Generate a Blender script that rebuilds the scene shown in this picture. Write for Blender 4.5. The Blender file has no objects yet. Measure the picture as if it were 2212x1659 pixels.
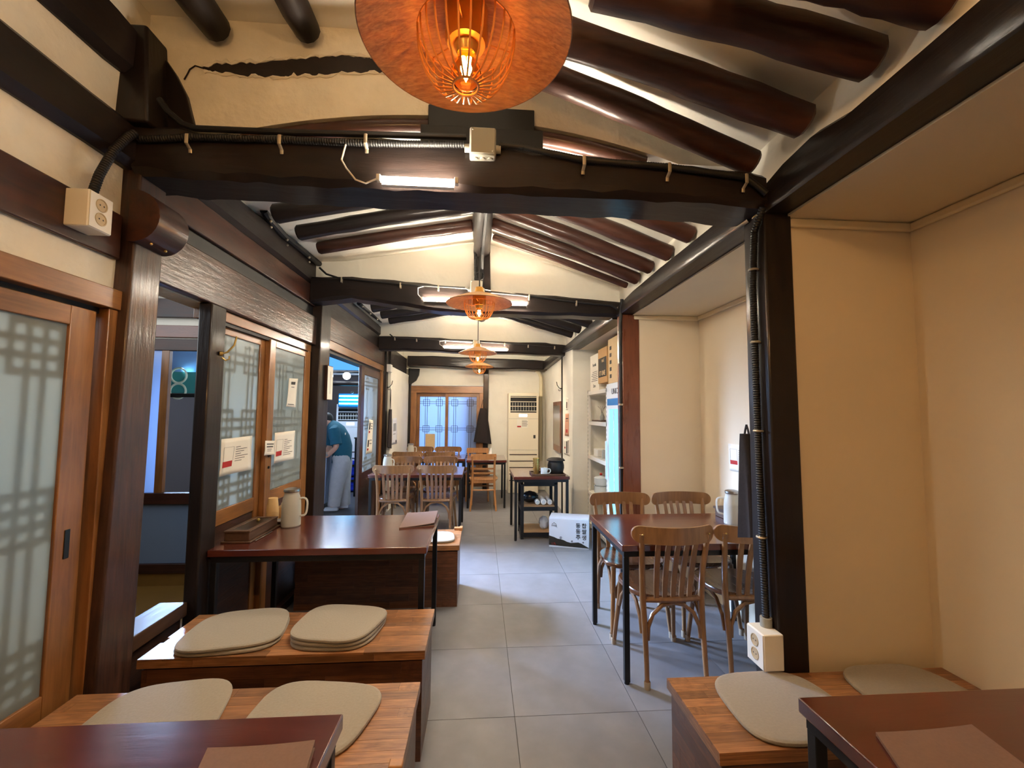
import bpy, bmesh, math, random
from mathutils import Vector, Matrix
random.seed(7)
R = math.radians
SC = bpy.context.scene
COL = SC.collection

# ---------------------------------------------------------------- camera
W_, H_, F_ = 2212.0, 1659.0, 930.0
VPX, VPY, ROLL, HC = 1038.0, 890.0, 0.012, 1.45

def _axes():
    d = Vector(((VPX - W_/2)/F_, (VPY - H_/2)/F_, 1.0)).normalized()
    up = Vector((math.sin(ROLL), -math.cos(ROLL), 0.0))
    z = (up - d*up.dot(d)).normalized()
    x = d.cross(z)
    return x, d, z
AX, AY, AZ = _axes()
def ray(px, py):
    c = Vector(((px - W_/2)/F_, (py - H_/2)/F_, 1.0))
    return Vector((AX.dot(c), AY.dot(c), AZ.dot(c)))
def P(px, py, x=None, y=None, z=None):
    """photo pixel -> world point on the plane x=, y= or z="""
    r = ray(px, py)
    t = x/r.x if x is not None else (y/r.y if y is not None else (z - HC)/r.z)
    return Vector((0, 0, HC)) + r*t

cam = bpy.data.cameras.new('camera')
camo = bpy.data.objects.new('camera', cam)
COL.objects.link(camo)
right = Vector((AX.x, AY.x, AZ.x)); down = Vector((AX.y, AY.y, AZ.y)); fwd = Vector((AX.z, AY.z, AZ.z))
m = Matrix.Identity(4)
for i in range(3):
    m[i][0] = right[i]; m[i][1] = -down[i]; m[i][2] = -fwd[i]
m[2][3] = HC
camo.matrix_world = m
cam.sensor_fit = 'HORIZONTAL'; cam.sensor_width = 36.0
cam.lens = 36.0*F_/W_
cam.clip_start = 0.02
SC.camera = camo

# ---------------------------------------------------------------- world, exposure, large lights
wd = bpy.data.worlds.new('sky'); SC.world = wd; wd.use_nodes = True
bg = wd.node_tree.nodes['Background']
bg.inputs[0].default_value = (0.55, 0.72, 1.0, 1); bg.inputs[1].default_value = 0.9
SC.view_settings.view_transform = 'Standard'; SC.view_settings.look = 'None'
SC.view_settings.gamma = 1.0; SC.view_settings.use_curve_mapping = False
SC.view_settings.exposure = 1.32

def area(name, loc, rot, sx, sy, power, color, spread=180):
    l = bpy.data.lights.new(name, 'AREA'); l.shape = 'RECTANGLE'; l.size = sx; l.size_y = sy
    l.energy = power; l.color = color
    l.spread = R(spread)
    o = bpy.data.objects.new(name, l); o.location = loc; o.rotation_euler = rot
    COL.objects.link(o); return o
# daylight: porch side opening, the kitchen room, and the yard behind the far door
def aim(o, d):
    o.rotation_euler = Vector(d).to_track_quat('-Z', 'Y').to_euler()
    return o
aim(area('porch_daylight', (-2.95, 1.9, 2.3), (0, 0, 0), 3.4, .8, 13, (0.90, 0.95, 1.0)), (1, 0, -.55))
aim(area('kitchen_daylight', (-3.3, 5.75, 2.25), (0, 0, 0), 1.2, .8, 90, (0.42, 0.62, 1.0), 70), (1, -.55, -.62))
aim(area('kitchen_ceiling_fill', (-2.6, 7.2, 2.7), (0, 0, 0), .9, .9, 30, (0.72, 0.85, 1.0)), (0, 0, -1))  # fill added to brighten the kitchen, no fixture there
aim(area('yard_daylight', (-0.65, 9.5, 2.1), (0, 0, 0), 2.4, 1.6, 26, (0.50, 0.72, 1.0)), (0, -1, -.25))

# ---------------------------------------------------------------- colour + materials
def lin(c):
    return tuple(((v/255)/12.92 if v/255 <= 0.04045 else ((v/255 + 0.055)/1.055)**2.4) for v in c)
def rgba(c): return (*lin(c), 1)

MATS = {}
def base_mat(name):
    m_ = bpy.data.materials.new(name); m_.use_nodes = True
    nt = m_.node_tree; b = nt.nodes['Principled BSDF']
    MATS[name] = m_
    return m_, nt, b
def N(nt, t, **kw):
    n = nt.nodes.new(t)
    for k, v in kw.items(): setattr(n, k, v)
    return n
def plain(name, col, rough=0.5, metal=0.0, spec=0.5, noise=0.0, nscale=30, bump=0.0, trans=0.0, ior=1.45, emit=None, estr=0.0, coat=0.0, sheen=0.0, bdist=.01):
    m_, nt, b = base_mat(name)
    b.inputs['Base Color'].default_value = rgba(col)
    b.inputs['Roughness'].default_value = rough
    b.inputs['Metallic'].default_value = metal
    b.inputs['Specular IOR Level'].default_value = spec
    b.inputs['Transmission Weight'].default_value = trans
    b.inputs['IOR'].default_value = ior
    b.inputs['Coat Weight'].default_value = coat
    b.inputs['Sheen Weight'].default_value = sheen
    if emit is not None:
        b.inputs['Emission Color'].default_value = rgba(emit); b.inputs['Emission Strength'].default_value = estr
    if noise or bump:
        tc = N(nt, 'ShaderNodeTexCoord')
        nz = N(nt, 'ShaderNodeTexNoise'); nz.inputs['Scale'].default_value = nscale; nz.inputs['Detail'].default_value = 6
        nt.links.new(tc.outputs['Object'], nz.inputs['Vector'])
        if noise:
            rp = N(nt, 'ShaderNodeValToRGB')
            c = lin(col)
            rp.color_ramp.elements[0].position = 0.3; rp.color_ramp.elements[1].position = 0.72
            rp.color_ramp.elements[0].color = (*[v*(1 - noise) for v in c], 1)
            rp.color_ramp.elements[1].color = (*[min(1, v*(1 + noise)) for v in c], 1)
            nt.links.new(nz.outputs['Fac'], rp.inputs['Fac']); nt.links.new(rp.outputs['Color'], b.inputs['Base Color'])
        if bump:
            bp = N(nt, 'ShaderNodeBump'); bp.inputs['Strength'].default_value = bump; bp.inputs['Distance'].default_value = bdist
            nt.links.new(nz.outputs['Fac'], bp.inputs['Height']); nt.links.new(bp.outputs['Normal'], b.inputs['Normal'])
    return m_
def wood(name, c1, c2, axis='x', scale=5.0, stretch=12.0, rough=0.35, rvar=0.15, bump=0.12, coat=0.0, rand=False, hue=0.0, spec=.5, crough=.18):
    """grain runs along axis; c1 dark, c2 light"""
    m_, nt, b = base_mat(name)
    tc = N(nt, 'ShaderNodeTexCoord'); mp = N(nt, 'ShaderNodeMapping')
    s = [scale*stretch]*3; s['xyz'.index(axis)] = scale
    mp.inputs['Scale'].default_value = s
    nt.links.new(tc.outputs['Object'], mp.inputs['Vector'])
    oi = N(nt, 'ShaderNodeObjectInfo')
    if rand:
        cx = N(nt, 'ShaderNodeCombineXYZ'); mu = N(nt, 'ShaderNodeMath', operation='MULTIPLY'); mu.inputs[1].default_value = 60
        nt.links.new(oi.outputs['Random'], mu.inputs[0])
        for k in range(3): nt.links.new(mu.outputs[0], cx.inputs[k])
        nt.links.new(cx.outputs[0], mp.inputs['Location'])
    nz = N(nt, 'ShaderNodeTexNoise'); nz.inputs['Scale'].default_value = 1.0; nz.inputs['Detail'].default_value = 8; nz.inputs['Roughness'].default_value = 0.62
    nz.inputs['Distortion'].default_value = 0.4
    nt.links.new(mp.outputs['Vector'], nz.inputs['Vector'])
    n2 = N(nt, 'ShaderNodeTexNoise'); n2.inputs['Scale'].default_value = 3.0; n2.inputs['Detail'].default_value = 3
    nt.links.new(tc.outputs['Object'], n2.inputs['Vector'])
    mx = N(nt, 'ShaderNodeMath', operation='MULTIPLY_ADD'); mx.inputs[1].default_value = 0.5; 
    nt.links.new(n2.outputs['Fac'], mx.inputs[0]); 
    hs = N(nt, 'ShaderNodeMath', operation='MULTIPLY'); hs.inputs[1].default_value = 0.6
    nt.links.new(nz.outputs['Fac'], hs.inputs[0]); nt.links.new(hs.outputs[0], mx.inputs[2])
    rp = N(nt, 'ShaderNodeValToRGB')
    rp.color_ramp.elements[0].position = 0.36; rp.color_ramp.elements[1].position = 0.72
    rp.color_ramp.elements[0].color = rgba(c1); rp.color_ramp.elements[1].color = rgba(c2)
    nt.links.new(mx.outputs[0], rp.inputs['Fac'])
    out = rp.outputs['Color']
    if rand:
        hv = N(nt, 'ShaderNodeHueSaturation')
        mr = N(nt, 'ShaderNodeMapRange'); mr.inputs['To Min'].default_value = 0.66; mr.inputs['To Max'].default_value = 1.26
        nt.links.new(oi.outputs['Random'], mr.inputs['Value']); nt.links.new(mr.outputs[0], hv.inputs['Value'])
        nt.links.new(out, hv.inputs['Color']); out = hv.outputs['Color']
    nt.links.new(out, b.inputs['Base Color'])
    rr = N(nt, 'ShaderNodeMapRange'); rr.inputs['To Min'].default_value = max(0.03, rough - rvar); rr.inputs['To Max'].default_value = rough + rvar
    nt.links.new(nz.outputs['Fac'], rr.inputs['Value']); nt.links.new(rr.outputs[0], b.inputs['Roughness'])
    bp = N(nt, 'ShaderNodeBump'); bp.inputs['Strength'].default_value = bump; bp.inputs['Distance'].default_value = 0.006
    nt.links.new(nz.outputs['Fac'], bp.inputs['Height']); nt.links.new(bp.outputs['Normal'], b.inputs['Normal'])
    b.inputs['Coat Weight'].default_value = coat; b.inputs['Coat Roughness'].default_value = crough; b.inputs['Specular IOR Level'].default_value = spec
    nt.links.new(bp.outputs['Normal'], b.inputs['Coat Normal'])
    return m_
def frosted(name, col, dif=0.35, rough=0.25):
    m_, nt, b = base_mat(name)
    nt.nodes.remove(b)
    o = nt.nodes['Material Output']
    tr = N(nt, 'ShaderNodeBsdfTranslucent'); tr.inputs[0].default_value = rgba(col)
    df = N(nt, 'ShaderNodeBsdfDiffuse'); df.inputs[0].default_value = rgba(col)
    gl = N(nt, 'ShaderNodeBsdfGlossy'); gl.inputs['Roughness'].default_value = rough
    m1 = N(nt, 'ShaderNodeMixShader'); m1.inputs[0].default_value = dif
    m2 = N(nt, 'ShaderNodeMixShader'); m2.inputs[0].default_value = 0.05
    nt.links.new(tr.outputs[0], m1.inputs[1]); nt.links.new(df.outputs[0], m1.inputs[2])
    nt.links.new(m1.outputs[0], m2.inputs[1]); nt.links.new(gl.outputs[0], m2.inputs[2])
    nz = N(nt, 'ShaderNodeTexNoise'); nz.inputs['Scale'].default_value = 60; nz.inputs['Detail'].default_value = 4
    tc = N(nt, 'ShaderNodeTexCoord'); nt.links.new(tc.outputs['Object'], nz.inputs['Vector'])
    bp = N(nt, 'ShaderNodeBump'); bp.inputs['Strength'].default_value = 0.2; bp.inputs['Distance'].default_value = 0.003
    nt.links.new(nz.outputs['Fac'], bp.inputs['Height']); nt.links.new(bp.outputs['Normal'], gl.inputs['Normal'])
    nt.links.new(m2.outputs[0], o.inputs[0])
    return m_
def glow(name, col, strength):
    m_, nt, b = base_mat(name)
    nt.nodes.remove(b); e = N(nt, 'ShaderNodeEmission'); e.inputs[0].default_value = rgba(col); e.inputs[1].default_value = strength
    nt.links.new(e.outputs[0], nt.nodes['Material Output'].inputs[0]); return m_

DK1, DK2 = (8, 5, 5), (31, 19, 15)
for ax in 'xyz':
    wood('dark_timber_'+ax, DK1, DK2, ax, 3.0, 9, rough=0.6, rvar=0.16, bump=0.3, coat=0.3, spec=.25, crough=.14)
    wood('red_timber_'+ax, (26, 13, 9), (74, 40, 27), ax, 2.5, 10, rough=0.55, rvar=0.14, bump=0.28, coat=0.35, spec=.25, crough=.14)
    wood('door_wood_'+ax, (96, 60, 30), (158, 106, 58), ax, 3.0, 12, rough=0.34, rvar=0.1, bump=0.12, coat=0.3)
    wood('post_red_'+ax, (84, 42, 26), (128, 72, 46), ax, 3.0, 8, rough=0.3, bump=0.1, coat=0.3)
    wood('board_gloss_'+ax, (20, 12, 9), (80, 50, 38), ax, 5.0, 11, rough=0.55, rvar=0.18, bump=0.4, coat=0.6, spec=.3, crough=.16)
wood('table_wood', (66, 25, 19), (94, 42, 32), 'x', 3.0, 10, rough=0.2, rvar=0.05, bump=0.05, coat=0.8)
wood('stave_wood', (104, 66, 40), (176, 124, 80), 'x', 1.6, 3.5, rough=0.38, bump=0.05, coat=0.15, rand=True)
wood('stave_shaded', (66, 38, 25), (116, 74, 49), 'x', 1.6, 3.5, rough=0.4, bump=0.05, coat=0.15, rand=True)  # same bench wood, shading of the body faces put into the colour
wood('chair_wood', (104, 72, 44), (150, 108, 68), 'z', 4.0, 9, rough=0.36, bump=0.06, coat=0.2)
wood('chair_pale', (150, 100, 58), (190, 136, 84), 'z', 4.0, 9, rough=0.4, bump=0.06, coat=0.1)
wood('seat_wood', (76, 46, 28), (112, 70, 44), 'y', 4.0, 9, rough=0.26, bump=0.04, coat=0.4)
wood('tray_wood', (56, 38, 28), (92, 66, 48), 'y', 6.0, 9, rough=0.45, bump=0.1)
wood('lamp_wood', (150, 98, 58), (236, 184, 126), 'x', 9.0, 14, rough=0.5, bump=0.15)
wood('shelf_board', (130, 98, 66), (176, 138, 98), 'x', 4.0, 9, rough=0.5, bump=0.05)
plain('plaster', (234, 229, 215), 0.85, noise=0.05, nscale=3.0, bump=0.5, bdist=.03)
plain('plaster_rough', (226, 219, 202), 0.9, noise=0.08, nscale=6.0, bump=0.8, bdist=.03)
plain('wallpaper', (224, 209, 184), 0.85, noise=0.03, nscale=2.0, bump=0.1)
plain('soffit_paper', (214, 200, 172), 0.85, noise=0.02, nscale=2.0)
plain('mould_white', (228, 212, 180), 0.6)
plain('floor_tile_stone', (119, 117, 120), 0.42, noise=0.14, nscale=3.2, bump=0.05)
plain('grout', (60, 58, 55), 0.9)
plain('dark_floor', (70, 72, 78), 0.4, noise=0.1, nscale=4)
plain('black_metal', (20, 20, 22), 0.42, spec=0.4)
plain('black_rubber', (17, 17, 19), 0.55)
plain('grey_plastic', (150, 148, 138), 0.5)
plain('white_plastic', (232, 228, 218), 0.35)
plain('socket_cream', (192, 172, 138), 0.4)
plain('clip_metal', (186, 176, 156), 0.35, metal=0.6)
plain('steel', (170, 165, 158), 0.3, metal=1.0)
plain('dark_steel', (70, 66, 62), 0.3, metal=0.9)
plain('felt', (146, 135, 119), 0.95, noise=0.06, nscale=120, bump=0.15, sheen=0.3)
plain('felt_edge', (150, 136, 112), 0.95)
plain('menu_cloth', (120, 94, 82), 0.85, noise=0.05, nscale=150, bump=0.1)
plain('paper', (232, 224, 208), 0.8)
plain('paper_cool', (222, 224, 230), 0.8)
plain('ink', (60, 56, 54), 0.8)
plain('ink_red', (178, 46, 42), 0.8)
plain('kraft', (190, 148, 98), 0.8, noise=0.05, nscale=40)
plain('kraft_pale', (214, 184, 140), 0.8, noise=0.04, nscale=40)
plain('kraft_dark', (38, 34, 28), 0.7)
plain('cup_paper', (206, 170, 116), 0.7)
plain('ac_white', (230, 218, 194), 0.45)
plain('ac_cool', (206, 212, 224), 0.45)
plain('ac_slot', (48, 32, 28), 0.6)
plain('ac_black', (16, 16, 18), 0.3)
plain('iron_pot', (26, 26, 28), 0.55, noise=0.2, nscale=30, bump=0.1)
plain('ceramic', (226, 234, 238), 0.2)
plain('brass', (206, 178, 108), 0.28, metal=0.9)
plain('carton_white', (216, 222, 238), 0.6)
plain('plastic_bag', (20, 21, 24), 0.25)
plain('clear_bag', (196, 204, 216), 0.25)
plain('shelf_white', (226, 220, 208), 0.5)
plain('cloth_dark', (34, 26, 26), 0.9, noise=0.1, nscale=60, bump=0.1)
plain('cloth_black', (16, 15, 17), 0.85)
plain('teal_shirt', (22, 84, 104), 0.85, noise=0.06, nscale=20)
plain('grey_trousers', (176, 176, 180), 0.85, noise=0.05, nscale=20)
plain('skin', (206, 160, 138), 0.55)
plain('hair', (24, 20, 20), 0.6)
plain('shoe', (190, 196, 206), 0.6)
plain('crate_blue', (24, 52, 190), 0.4)
plain('counter_steel', (140, 156, 180), 0.35, metal=0.3)
plain('sign_teal', (70, 150, 140), 0.6)
plain('sign_cream', (226, 222, 190), 0.6)
plain('sky_blue', (150, 178, 222), 0.8)
plain('pane_slate', (120, 140, 168), 0.25)
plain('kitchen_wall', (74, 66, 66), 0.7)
plain('pipe_cream', (220, 206, 172), 0.6)
plain('pipe_grey', (176, 168, 144), 0.7)
plain('chair_foot', (150, 132, 112), 0.8)
plain('glass_clear', (235, 240, 242), 0.12, trans=0.9, ior=1.3)
plain('glass_frosty', (244, 244, 240), 0.3, trans=0.8, ior=1.12, bump=0.1, nscale=80)
plain('bulb_glass', (255, 200, 120), 0.05, trans=1.0, ior=1.12)
plain('wire_gold', (226, 160, 90), 0.4, metal=0.5)
plain('socket_gold', (196, 140, 60), 0.35, metal=0.4)
plain('water', (226, 232, 236), 0.1, trans=0.85, ior=1.2)
plain('fridge_white', (226, 230, 232), 0.4)
plain('fridge_blue', (40, 120, 180), 0.4)
plain('label_pink', (206, 150, 120), 0.7)
plain('crack_dark', (30, 18, 13), 0.7, noise=0.3, nscale=20, bump=0.3)
plain('crack_edge', (206, 184, 140), 0.9, bump=0.5, nscale=30)
plain('tan_board', (132, 98, 44), 0.5, noise=0.1, nscale=6)
frosted('frost_pane', (214, 220, 216), dif=.18)
frosted('jug_glass', (232, 229, 220), dif=.42, rough=.18)
frosted('frost_dim', (160, 162, 158), dif=.4)
frosted('frost_blue', (196, 216, 246), dif=0.2)
glow('tube_light', (255, 240, 216), 225.0)
glow('tube_warm', (255, 196, 128), 165.0)
glow('filament', (255, 176, 70), 260.0)
glow('globe_light', (226, 240, 255), 3.0)
glow('blue_tube', (90, 205, 255), 5.5)
glow('fridge_glow', (110, 205, 245), 1.1)
glow('display_light', (240, 244, 255), 2.5)
glow('sky_window', (80, 150, 235), 0.7)

# ---------------------------------------------------------------- mesh helpers
class MB:
    def __init__(s): s.v = []; s.f = []
    def add(s, vs, fs):
        o = len(s.v); s.v += [Vector(p) for p in vs]; s.f += [tuple(i + o for i in f) for f in fs]; return s
    def box(s, x0, x1, y0, y1, z0, z1):
        return s.add([(x0, y0, z0), (x1, y0, z0), (x1, y1, z0), (x0, y1, z0), (x0, y0, z1), (x1, y0, z1), (x1, y1, z1), (x0, y1, z1)],
                     [(0, 3, 2, 1), (4, 5, 6, 7), (0, 1, 5, 4), (1, 2, 6, 5), (2, 3, 7, 6), (3, 0, 4, 7)])
    def hexa(s, a, b):
        """two quads (bottom ring a, top ring b), counter-clockwise seen from above"""
        return s.add(list(a) + list(b), [(0, 3, 2, 1), (4, 5, 6, 7), (0, 1, 5, 4), (1, 2, 6, 5), (2, 3, 7, 6), (3, 0, 4, 7)])
    def prism(s, pts, ext):
        """closed polygon pts (3-D) extruded by vector ext"""
        n = len(pts); e = Vector(ext)
        vs = [Vector(p) for p in pts] + [Vector(p) + e for p in pts]
        fs = [tuple(range(n - 1, -1, -1)), tuple(range(n, 2*n))] + [(i, (i + 1) % n, n + (i + 1) % n, n + i) for i in range(n)]
        return s.add(vs, fs)
    def tube(s, pts, r, n=10, cap=True, flat=1.0):
        pts = [Vector(p) for p in pts]; k = len(pts)
        rr = r if isinstance(r, (list, tuple)) else [r]*k
        vs = []; prev = None
        for i, p in enumerate(pts):
            t = (pts[min(i + 1, k - 1)] - pts[max(i - 1, 0)])
            if t.length < 1e-9: t = Vector((0, 0, 1))
            t.normalize()
            if prev is None:
                a = Vector((0, 0, 1)) if abs(t.z) < 0.9 else Vector((1, 0, 0))
                u = t.cross(a).normalized()
            else:
                u = (prev - t*prev.dot(t))
                u = u.normalized() if u.length > 1e-6 else t.orthogonal().normalized()
            prev = u; w = t.cross(u)
            for j in range(n):
                a = 2*math.pi*j/n
                vs.append(p + u*(rr[i]*math.cos(a)) + w*(rr[i]*flat*math.sin(a)))
        fs = []
        for i in range(k - 1):
            for j in range(n):
                fs.append((i*n + j, i*n + (j + 1) % n, (i + 1)*n + (j + 1) % n, (i + 1)*n + j))
        if cap: fs += [tuple(range(n - 1, -1, -1)), tuple(range((k - 1)*n, k*n))]
        return s.add(vs, fs)
    def ring(s, c, R_, r, n=24, m=6, axis='z'):
        vs = []; fs = []
        for i in range(n):
            a = 2*math.pi*i/n
            for j in range(m):
                b = 2*math.pi*j/m
                q = ((R_ + r*math.cos(b))*math.cos(a), (R_ + r*math.cos(b))*math.sin(a), r*math.sin(b))
                q = q if axis == 'z' else ((q[2], q[0], q[1]) if axis == 'x' else (q[0], q[2], q[1]))
                vs.append(Vector(c) + Vector(q))
        for i in range(n):
            for j in range(m):
                fs.append((i*m + j, ((i + 1) % n)*m + j, ((i + 1) % n)*m + (j + 1) % m, i*m + (j + 1) % m))
        return s.add(vs, fs)
    def lathe(s, prof, c=(0, 0, 0), n=24, axis='z', closed=False, sx=1.0, sy=1.0):
        vs = []; k = len(prof)
        for r, z in prof:
            for j in range(n):
                a = 2*math.pi*j/n
                q = (r*math.cos(a)*sx, r*math.sin(a)*sy, z)
                q = q if axis == 'z' else ((q[2], q[0], q[1]) if axis == 'x' else (q[0], q[2], q[1]))
                vs.append(Vector(c) + Vector(q))
        fs = [(i*n + j, i*n + (j + 1) % n, (i + 1)*n + (j + 1) % n, (i + 1)*n + j) for i in range(k - 1) for j in range(n)]
        if closed: fs += [tuple(range(n - 1, -1, -1)), tuple(range((k - 1)*n, k*n))]
        return s.add(vs, fs)
    def sphere(s, c, r, n=14, m=10, sc=(1, 1, 1)):
        prof = []
        vs = []; fs = []
        for i in range(m + 1):
            t = math.pi*i/m
            for j in range(n):
                a = 2*math.pi*j/n
                vs.append(Vector(c) + Vector((r*math.sin(t)*math.cos(a)*sc[0], r*math.sin(t)*math.sin(a)*sc[1], r*math.cos(t)*sc[2])))
        for i in range(m):
            for j in range(n):
                fs.append((i*n + j, (i + 1)*n + j, (i + 1)*n + (j + 1) % n, i*n + (j + 1) % n))
        return s.add(vs, fs)
    def loft(s, secs, cap=True):
        """list of equal-length rings"""
        n = len(secs[0]); vs = [p for r_ in secs for p in r_]
        fs = [(i*n + j, i*n + (j + 1) % n, (i + 1)*n + (j + 1) % n, (i + 1)*n + j) for i in range(len(secs) - 1) for j in range(n)]
        if cap: fs += [tuple(range(n - 1, -1, -1)), tuple(range((len(secs) - 1)*n, len(secs)*n))]
        return s.add(vs, fs)
    def mesh(s, name, mat, off=Vector((0, 0, 0)), smooth=True):
        me = bpy.data.meshes.new(name)
        me.from_pydata([tuple(p - off) for p in s.v], [], s.f)
        me.validate()
        bm = bmesh.new(); bm.from_mesh(me)
        bmesh.ops.remove_doubles(bm, verts=bm.verts, dist=1e-5)
        bmesh.ops.recalc_face_normals(bm, faces=bm.faces)
        bm.to_mesh(me); bm.free()
        me.materials.append(MATS[mat])
        if smooth:
            me.shade_smooth(); me.set_sharp_from_angle(angle=R(38))
        return me
    def build(s, name, mat, parent=None, bevel=0.0, local=False, origin=None, smooth=True):
        if parent is None:
            if origin is None:
                xs = [p.x for p in s.v]; ys = [p.y for p in s.v]; zs = [p.z for p in s.v]
                origin = Vector(((min(xs) + max(xs))/2, (min(ys) + max(ys))/2, min(zs)))
            off = Vector(origin)
        else:
            off = Vector((0, 0, 0)) if local else wloc(parent)
        o = bpy.data.objects.new(name, s.mesh(name, mat, off, smooth)); COL.objects.link(o)
        if parent is None: o.location = off
        else: o.parent = parent
        if bevel:
            b = o.modifiers.new('bevel', 'BEVEL'); b.width = bevel; b.segments = 2; b.limit_method = 'ANGLE'; b.angle_limit = R(50)
        return o
def wloc(o):
    v = Vector((0, 0, 0))
    while o is not None:
        v += o.location; o = o.parent
    return v
def tag(o, label, cat, group=None):
    o['label'] = label; o['category'] = cat
    if group: o['group'] = group
    return o
def thing(name, label, cat, loc=(0, 0, 0), rz=0.0, group=None):
    o = bpy.data.objects.new(name, None); o.empty_display_size = 0.05
    COL.objects.link(o); o.location = loc; o.rotation_euler = (0, 0, rz)
    return tag(o, label, cat, group)
def struct(o):
    o['kind'] = 'structure'; return o
def sroot(name, loc=(0, 0, 0)):
    o = bpy.data.objects.new(name, None); o.empty_display_size = 0.05; COL.objects.link(o); o.location = loc
    return struct(o)
def copy_tree(o, parent=None):
    c = o.copy(); COL.objects.link(c); c.parent = parent
    for ch in list(o.children): copy_tree(ch, c)
    return c
def B(*a): return MB().box(*a)
def smo(pts, n=2):
    pts = [Vector(p) for p in pts]
    for _ in range(n):
        o = [pts[0]]
        for a, b in zip(pts[:-1], pts[1:]): o += [a.lerp(b, .25), a.lerp(b, .75)]
        pts = o + [pts[-1]]
    return pts

_unit = {}
def unit_cube(mat):
    if mat not in _unit: _unit[mat] = MB().box(-.5, .5, -.5, .5, -.5, .5).mesh('unit_'+mat, mat, smooth=False)
    return _unit[mat]
def piece(name, mat, parent, center, u, v, n, su, sv, sn):
    """box piece from a shared unit cube: local x along u, y along v, z along n"""
    o = bpy.data.objects.new(name, unit_cube(mat)); COL.objects.link(o); o.parent = parent
    mt = Matrix((Vector(u).normalized()*su, Vector(v).normalized()*sv, Vector(n).normalized()*sn)).transposed().to_4x4()
    mt.translation = Vector(center) - wloc(parent)
    o.matrix_local = mt
    return o

# ================================================================ STRUCTURE
XL, XR = -1.42, 1.85
YB, YF = -1.6, 8.15
# ---- floor and its tiles
fl = struct(B(-1.58, 1.95, YB, YF + .1, -.12, -.004).build('floor', 'grout', origin=(0, 0, 0)))
xs = [-1.62 + .6*k for k in range(7)]; ys = [2.147 - .606*7 + .606*k for k in range(18)]
for i in range(len(xs) - 1):
    for j in range(len(ys) - 1):
        x0, x1 = max(xs[i], -1.58) + .0015, min(xs[i + 1], 1.95) - .0015
        y0, y1 = max(ys[j], YB) + .0015, min(ys[j + 1], YF) - .0015
        if x1 - x0 < .03 or y1 - y0 < .03: continue
        piece('floor_tile', 'floor_tile_stone', fl, ((x0 + x1)/2, (y0 + y1)/2, -.002), (1, 0, 0), (0, 1, 0), (0, 0, 1), x1 - x0, y1 - y0, .004)
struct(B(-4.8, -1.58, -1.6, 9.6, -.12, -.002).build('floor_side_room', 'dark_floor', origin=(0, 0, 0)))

struct(B(-4.8, -1.58, -1.5, 3.85, -.002, .004).build('floor_porch', 'tan_board', origin=(0, 0, 0)))

# ---- right walls, soffit, partitions
struct(B(XR, XR + .1, YB, 5.6, 0, 2.42).build('wall_right', 'wallpaper', origin=(0, 0, 0)))
struct(B(1.25, XR, 1.69, 1.80, 0, 2.30).build('wall_right_partition', 'wallpaper', origin=(0, 0, 0)))
struct(B(1.30, XR, 3.51, 3.61, 0, 2.30).build('wall_niche_partition', 'wallpaper', origin=(0, 0, 0)))
struct(B(1.19, 1.37, 5.53, 6.20, 0, 2.32).box(1.37, XR + .1, 5.53, 5.63, 0, 2.32).build('wall_pillar', 'plaster', bevel=.012, origin=(0, 0, 0)))
struct(B(1.22, 1.34, 6.2, YF, 0, 2.5).build('wall_right_far', 'plaster', origin=(0, 0, 0)))
struct(B(1.27, XR, YB, 5.53, 2.275, 2.32).build('ceiling_soffit', 'soffit_paper', origin=(0, 0, 0)))
struct(B(1.225, 1.31, YB, YF, 2.40, 2.80).build('wall_right_upper', 'plaster', origin=(0, 0, 0)))
n = 0
for (x0, x1, y0, y1) in [(XR - .022, XR, YB, 1.69), (1.28, XR, 1.668, 1.69), (XR - .022, XR, 1.80, 3.51), (1.28, XR, 3.488, 3.51), (1.28, XR, 1.80, 1.822)]:
    n += 1
    struct(B(x0, x1, y0, y1, 2.238, 2.275).build('trim_%d' % n, 'mould_white', bevel=.008, origin=(0, 0, 0)))
struct(B(-1.6, 1.95, YB - .1, YB, 0, 3.3).build('wall_back', 'wallpaper', origin=(0, 0, 0)))

# ---- far wall with the window-door opening
wf = MB().box(-1.6, 1.34, YF, YF + .12, 1.94, 3.0).box(.05, 1.34, YF, YF + .12, 0, 1.94).box(-1.6, -1.31, YF, YF + .12, 0, 1.94).box(-1.31, .05, YF, YF + .12, 0, .12)
struct(wf.build('wall_far', 'plaster', origin=(0, 0, 0)))

# ---- left wall plaster
wl = MB().box(-1.56, -1.44, YB, 1.775, 1.912, 3.25).box(-1.56, -1.44, 1.775, 1.95, 2.80, 3.25).box(-1.56, -1.44, YB, -.31, 0, 1.912)
wl.box(-1.56, -1.45, 1.95, 3.69, 2.0, 3.0).box(-1.56, -1.45, 3.98, 6.35, 2.03, 3.0)
struct(wl.build('wall_left', 'plaster_rough', origin=(0, 0, 0)))
struct(B(-1.56, -1.33, 6.47, YF, 0, 2.12).box(-1.56, -1.44, 6.47, YF, 2.12, 2.9).build('wall_left_far', 'plaster', origin=(0, 0, 0)))

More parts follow.
